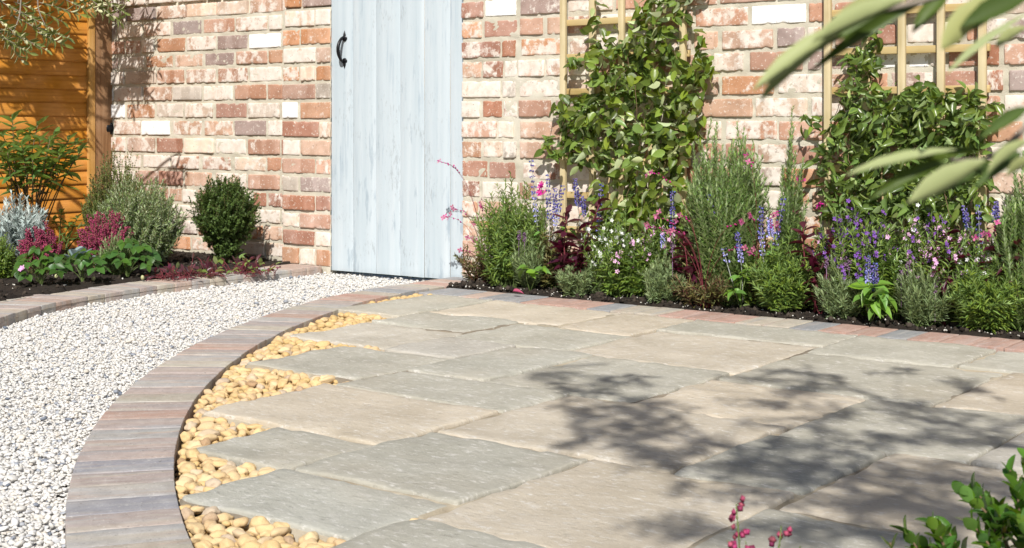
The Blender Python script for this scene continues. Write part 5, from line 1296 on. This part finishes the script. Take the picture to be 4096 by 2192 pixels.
for (x0, y0, x1, y1, d, wmm, fc) in HANG:
    p0, p1 = at_depth(x0, y0, d), at_depth(x1, y1, d - .012); L = np.linalg.norm(p1 - p0)
    tocam = norm(np.array([0, 0, CAM_H]) - p0); up = tocam * fc + np.array([0, 0, .45]) + r.normal(size=3) * .12
    leaf_obj(ot, MOL[0], p0 - tb, p1 - p0, up, L, wmm * .95 / 1000)
for pts in ([(4300, -420, .74), (4000, -120, .70), (3740, -10, .68), (3440, 70, .67), (3280, 200, .67)], [(4320, 250, .72), (4130, 480, .68), (3960, 630, .67), (3800, 640, .685)], [(4300, -420, .74), (4230, -120, .68), (4130, 40, .66)]):
    limb(ot, tb, [at_depth(*q) for q in pts], .0022, .0009, 'twig', 'twig', 6)
limb(ot, tb, [crown, (crown + at_depth(4300, -420, .74)) / 2 + np.array([.1, 0, .15]), at_depth(4300, -420, .74)], .018, .0022, 'bark', 'limb')
limb(ot, tb, [at_depth(4300, -420, .74), at_depth(4420, -50, .74), at_depth(4320, 250, .72)], .003, .0022, 'twig', 'branch', 6)
# --- the far olive by the fence
tb = np.array([-6.15, 2.75, 0.]); r = rng(202)
ft = thing('olive_tree', 'olive branch with small silvery leaves in the top left over the fence', 'tree', tb)
limb(ft, tb, [tb, tb + [.02, .03, .6], tb + [.05, .0, 1.2], tb + [.05, .1, 1.7]], .055, .035, 'bark', 'trunk', 10)
crown = tb + np.array([.05, .1, 1.65]); gl, gt = Geo(), Geo(); tg = []
for k in range(105):
    if k < 44: p = on_fence(r.uniform(-60, 345), r.uniform(-40, 330) + 0, X_FENCE + .02)
    elif k < 62: p = on_fence(r.uniform(100, 330), r.uniform(330, 460), X_FENCE + .02)
    else: p = on_wall(r.uniform(425, 590), r.uniform(-20, 400), LEFT_Y)
    z = r.uniform(1.42, 1.75); t_ = (z - p[2]) / S_[2]
    if t_ < .1: continue
    c0 = p + S_ * t_; tg.append(c0)
    twig_mass(gl, gt, r, c0, np.array([r.normal() * .6 + .2, r.normal() * .6 + .3, -.7]), r.uniform(.16, .28), 26, (.045, .065), b=tb)
for (x, y, d, ax, ln) in [(40, 110, 6.5, (.5, .3, -.35), .26), (120, 95, 6.5, (.7, .2, -.3), .24), (90, 150, 6.4, (.7, .2, -.25), .26), (30, 165, 6.5, (.4, .2, -.5), .2), (190, 120, 6.5, (.7, .3, -.2), .2), (150, 40, 6.6, (.7, .3, -.25), .26), (240, 30, 6.6, (.8, .3, -.2), .22), (60, 40, 6.6, (.6, .3, -.4), .26),
                          (350, 15, 6.7, (.7, .4, -.4), .2), (415, 35, 6.7, (.7, .3, -.5), .2), (440, 10, 6.7, (.6, .3, -.4), .15), (10, 90, 6.4, (.5, .3, -.4), .24), (280, 5, 6.6, (.7, .3, -.3), .22), (0, 140, 6.5, (.6, .2, -.3), .2), (110, 60, 6.5, (.6, .3, -.3), .24), (60, 175, 6.4, (.6, .2, -.3), .16), (200, 150, 6.45, (.7, .3, -.3), .14)]:
    twig_mass(gl, gt, r, at_depth(x, y, d), ax, ln, 18, (.042, .058), .30, tb)
gl.build('crown', M['olive_i'], ft, True, 'stuff'); gt.build('twigs', M['twig'], ft, True, 'stuff')
for e in [at_depth(70, 10, 6.5), at_depth(160, -5, 6.5), at_depth(400, -40, 6.6)] + [tg[i] for i in (3, 15, 27, 40, 65, 75, 85)]:
    limb(ft, tb, [crown, (crown + e) / 2 + np.array([0, 0, .18]), e + np.array([0, 0, .12]), e], .014, .003)
limb(ft, tb, [at_depth(85, -30, 6.5), at_depth(78, 60, 6.45), at_depth(55, 125, 6.4)], .004, .002, 'twig', 'branch', 6)
limb(ft, tb, [at_depth(150, -30, 6.5), at_depth(155, 40, 6.5), at_depth(185, 110, 6.5)], .004, .002, 'twig', 'branch', 6)
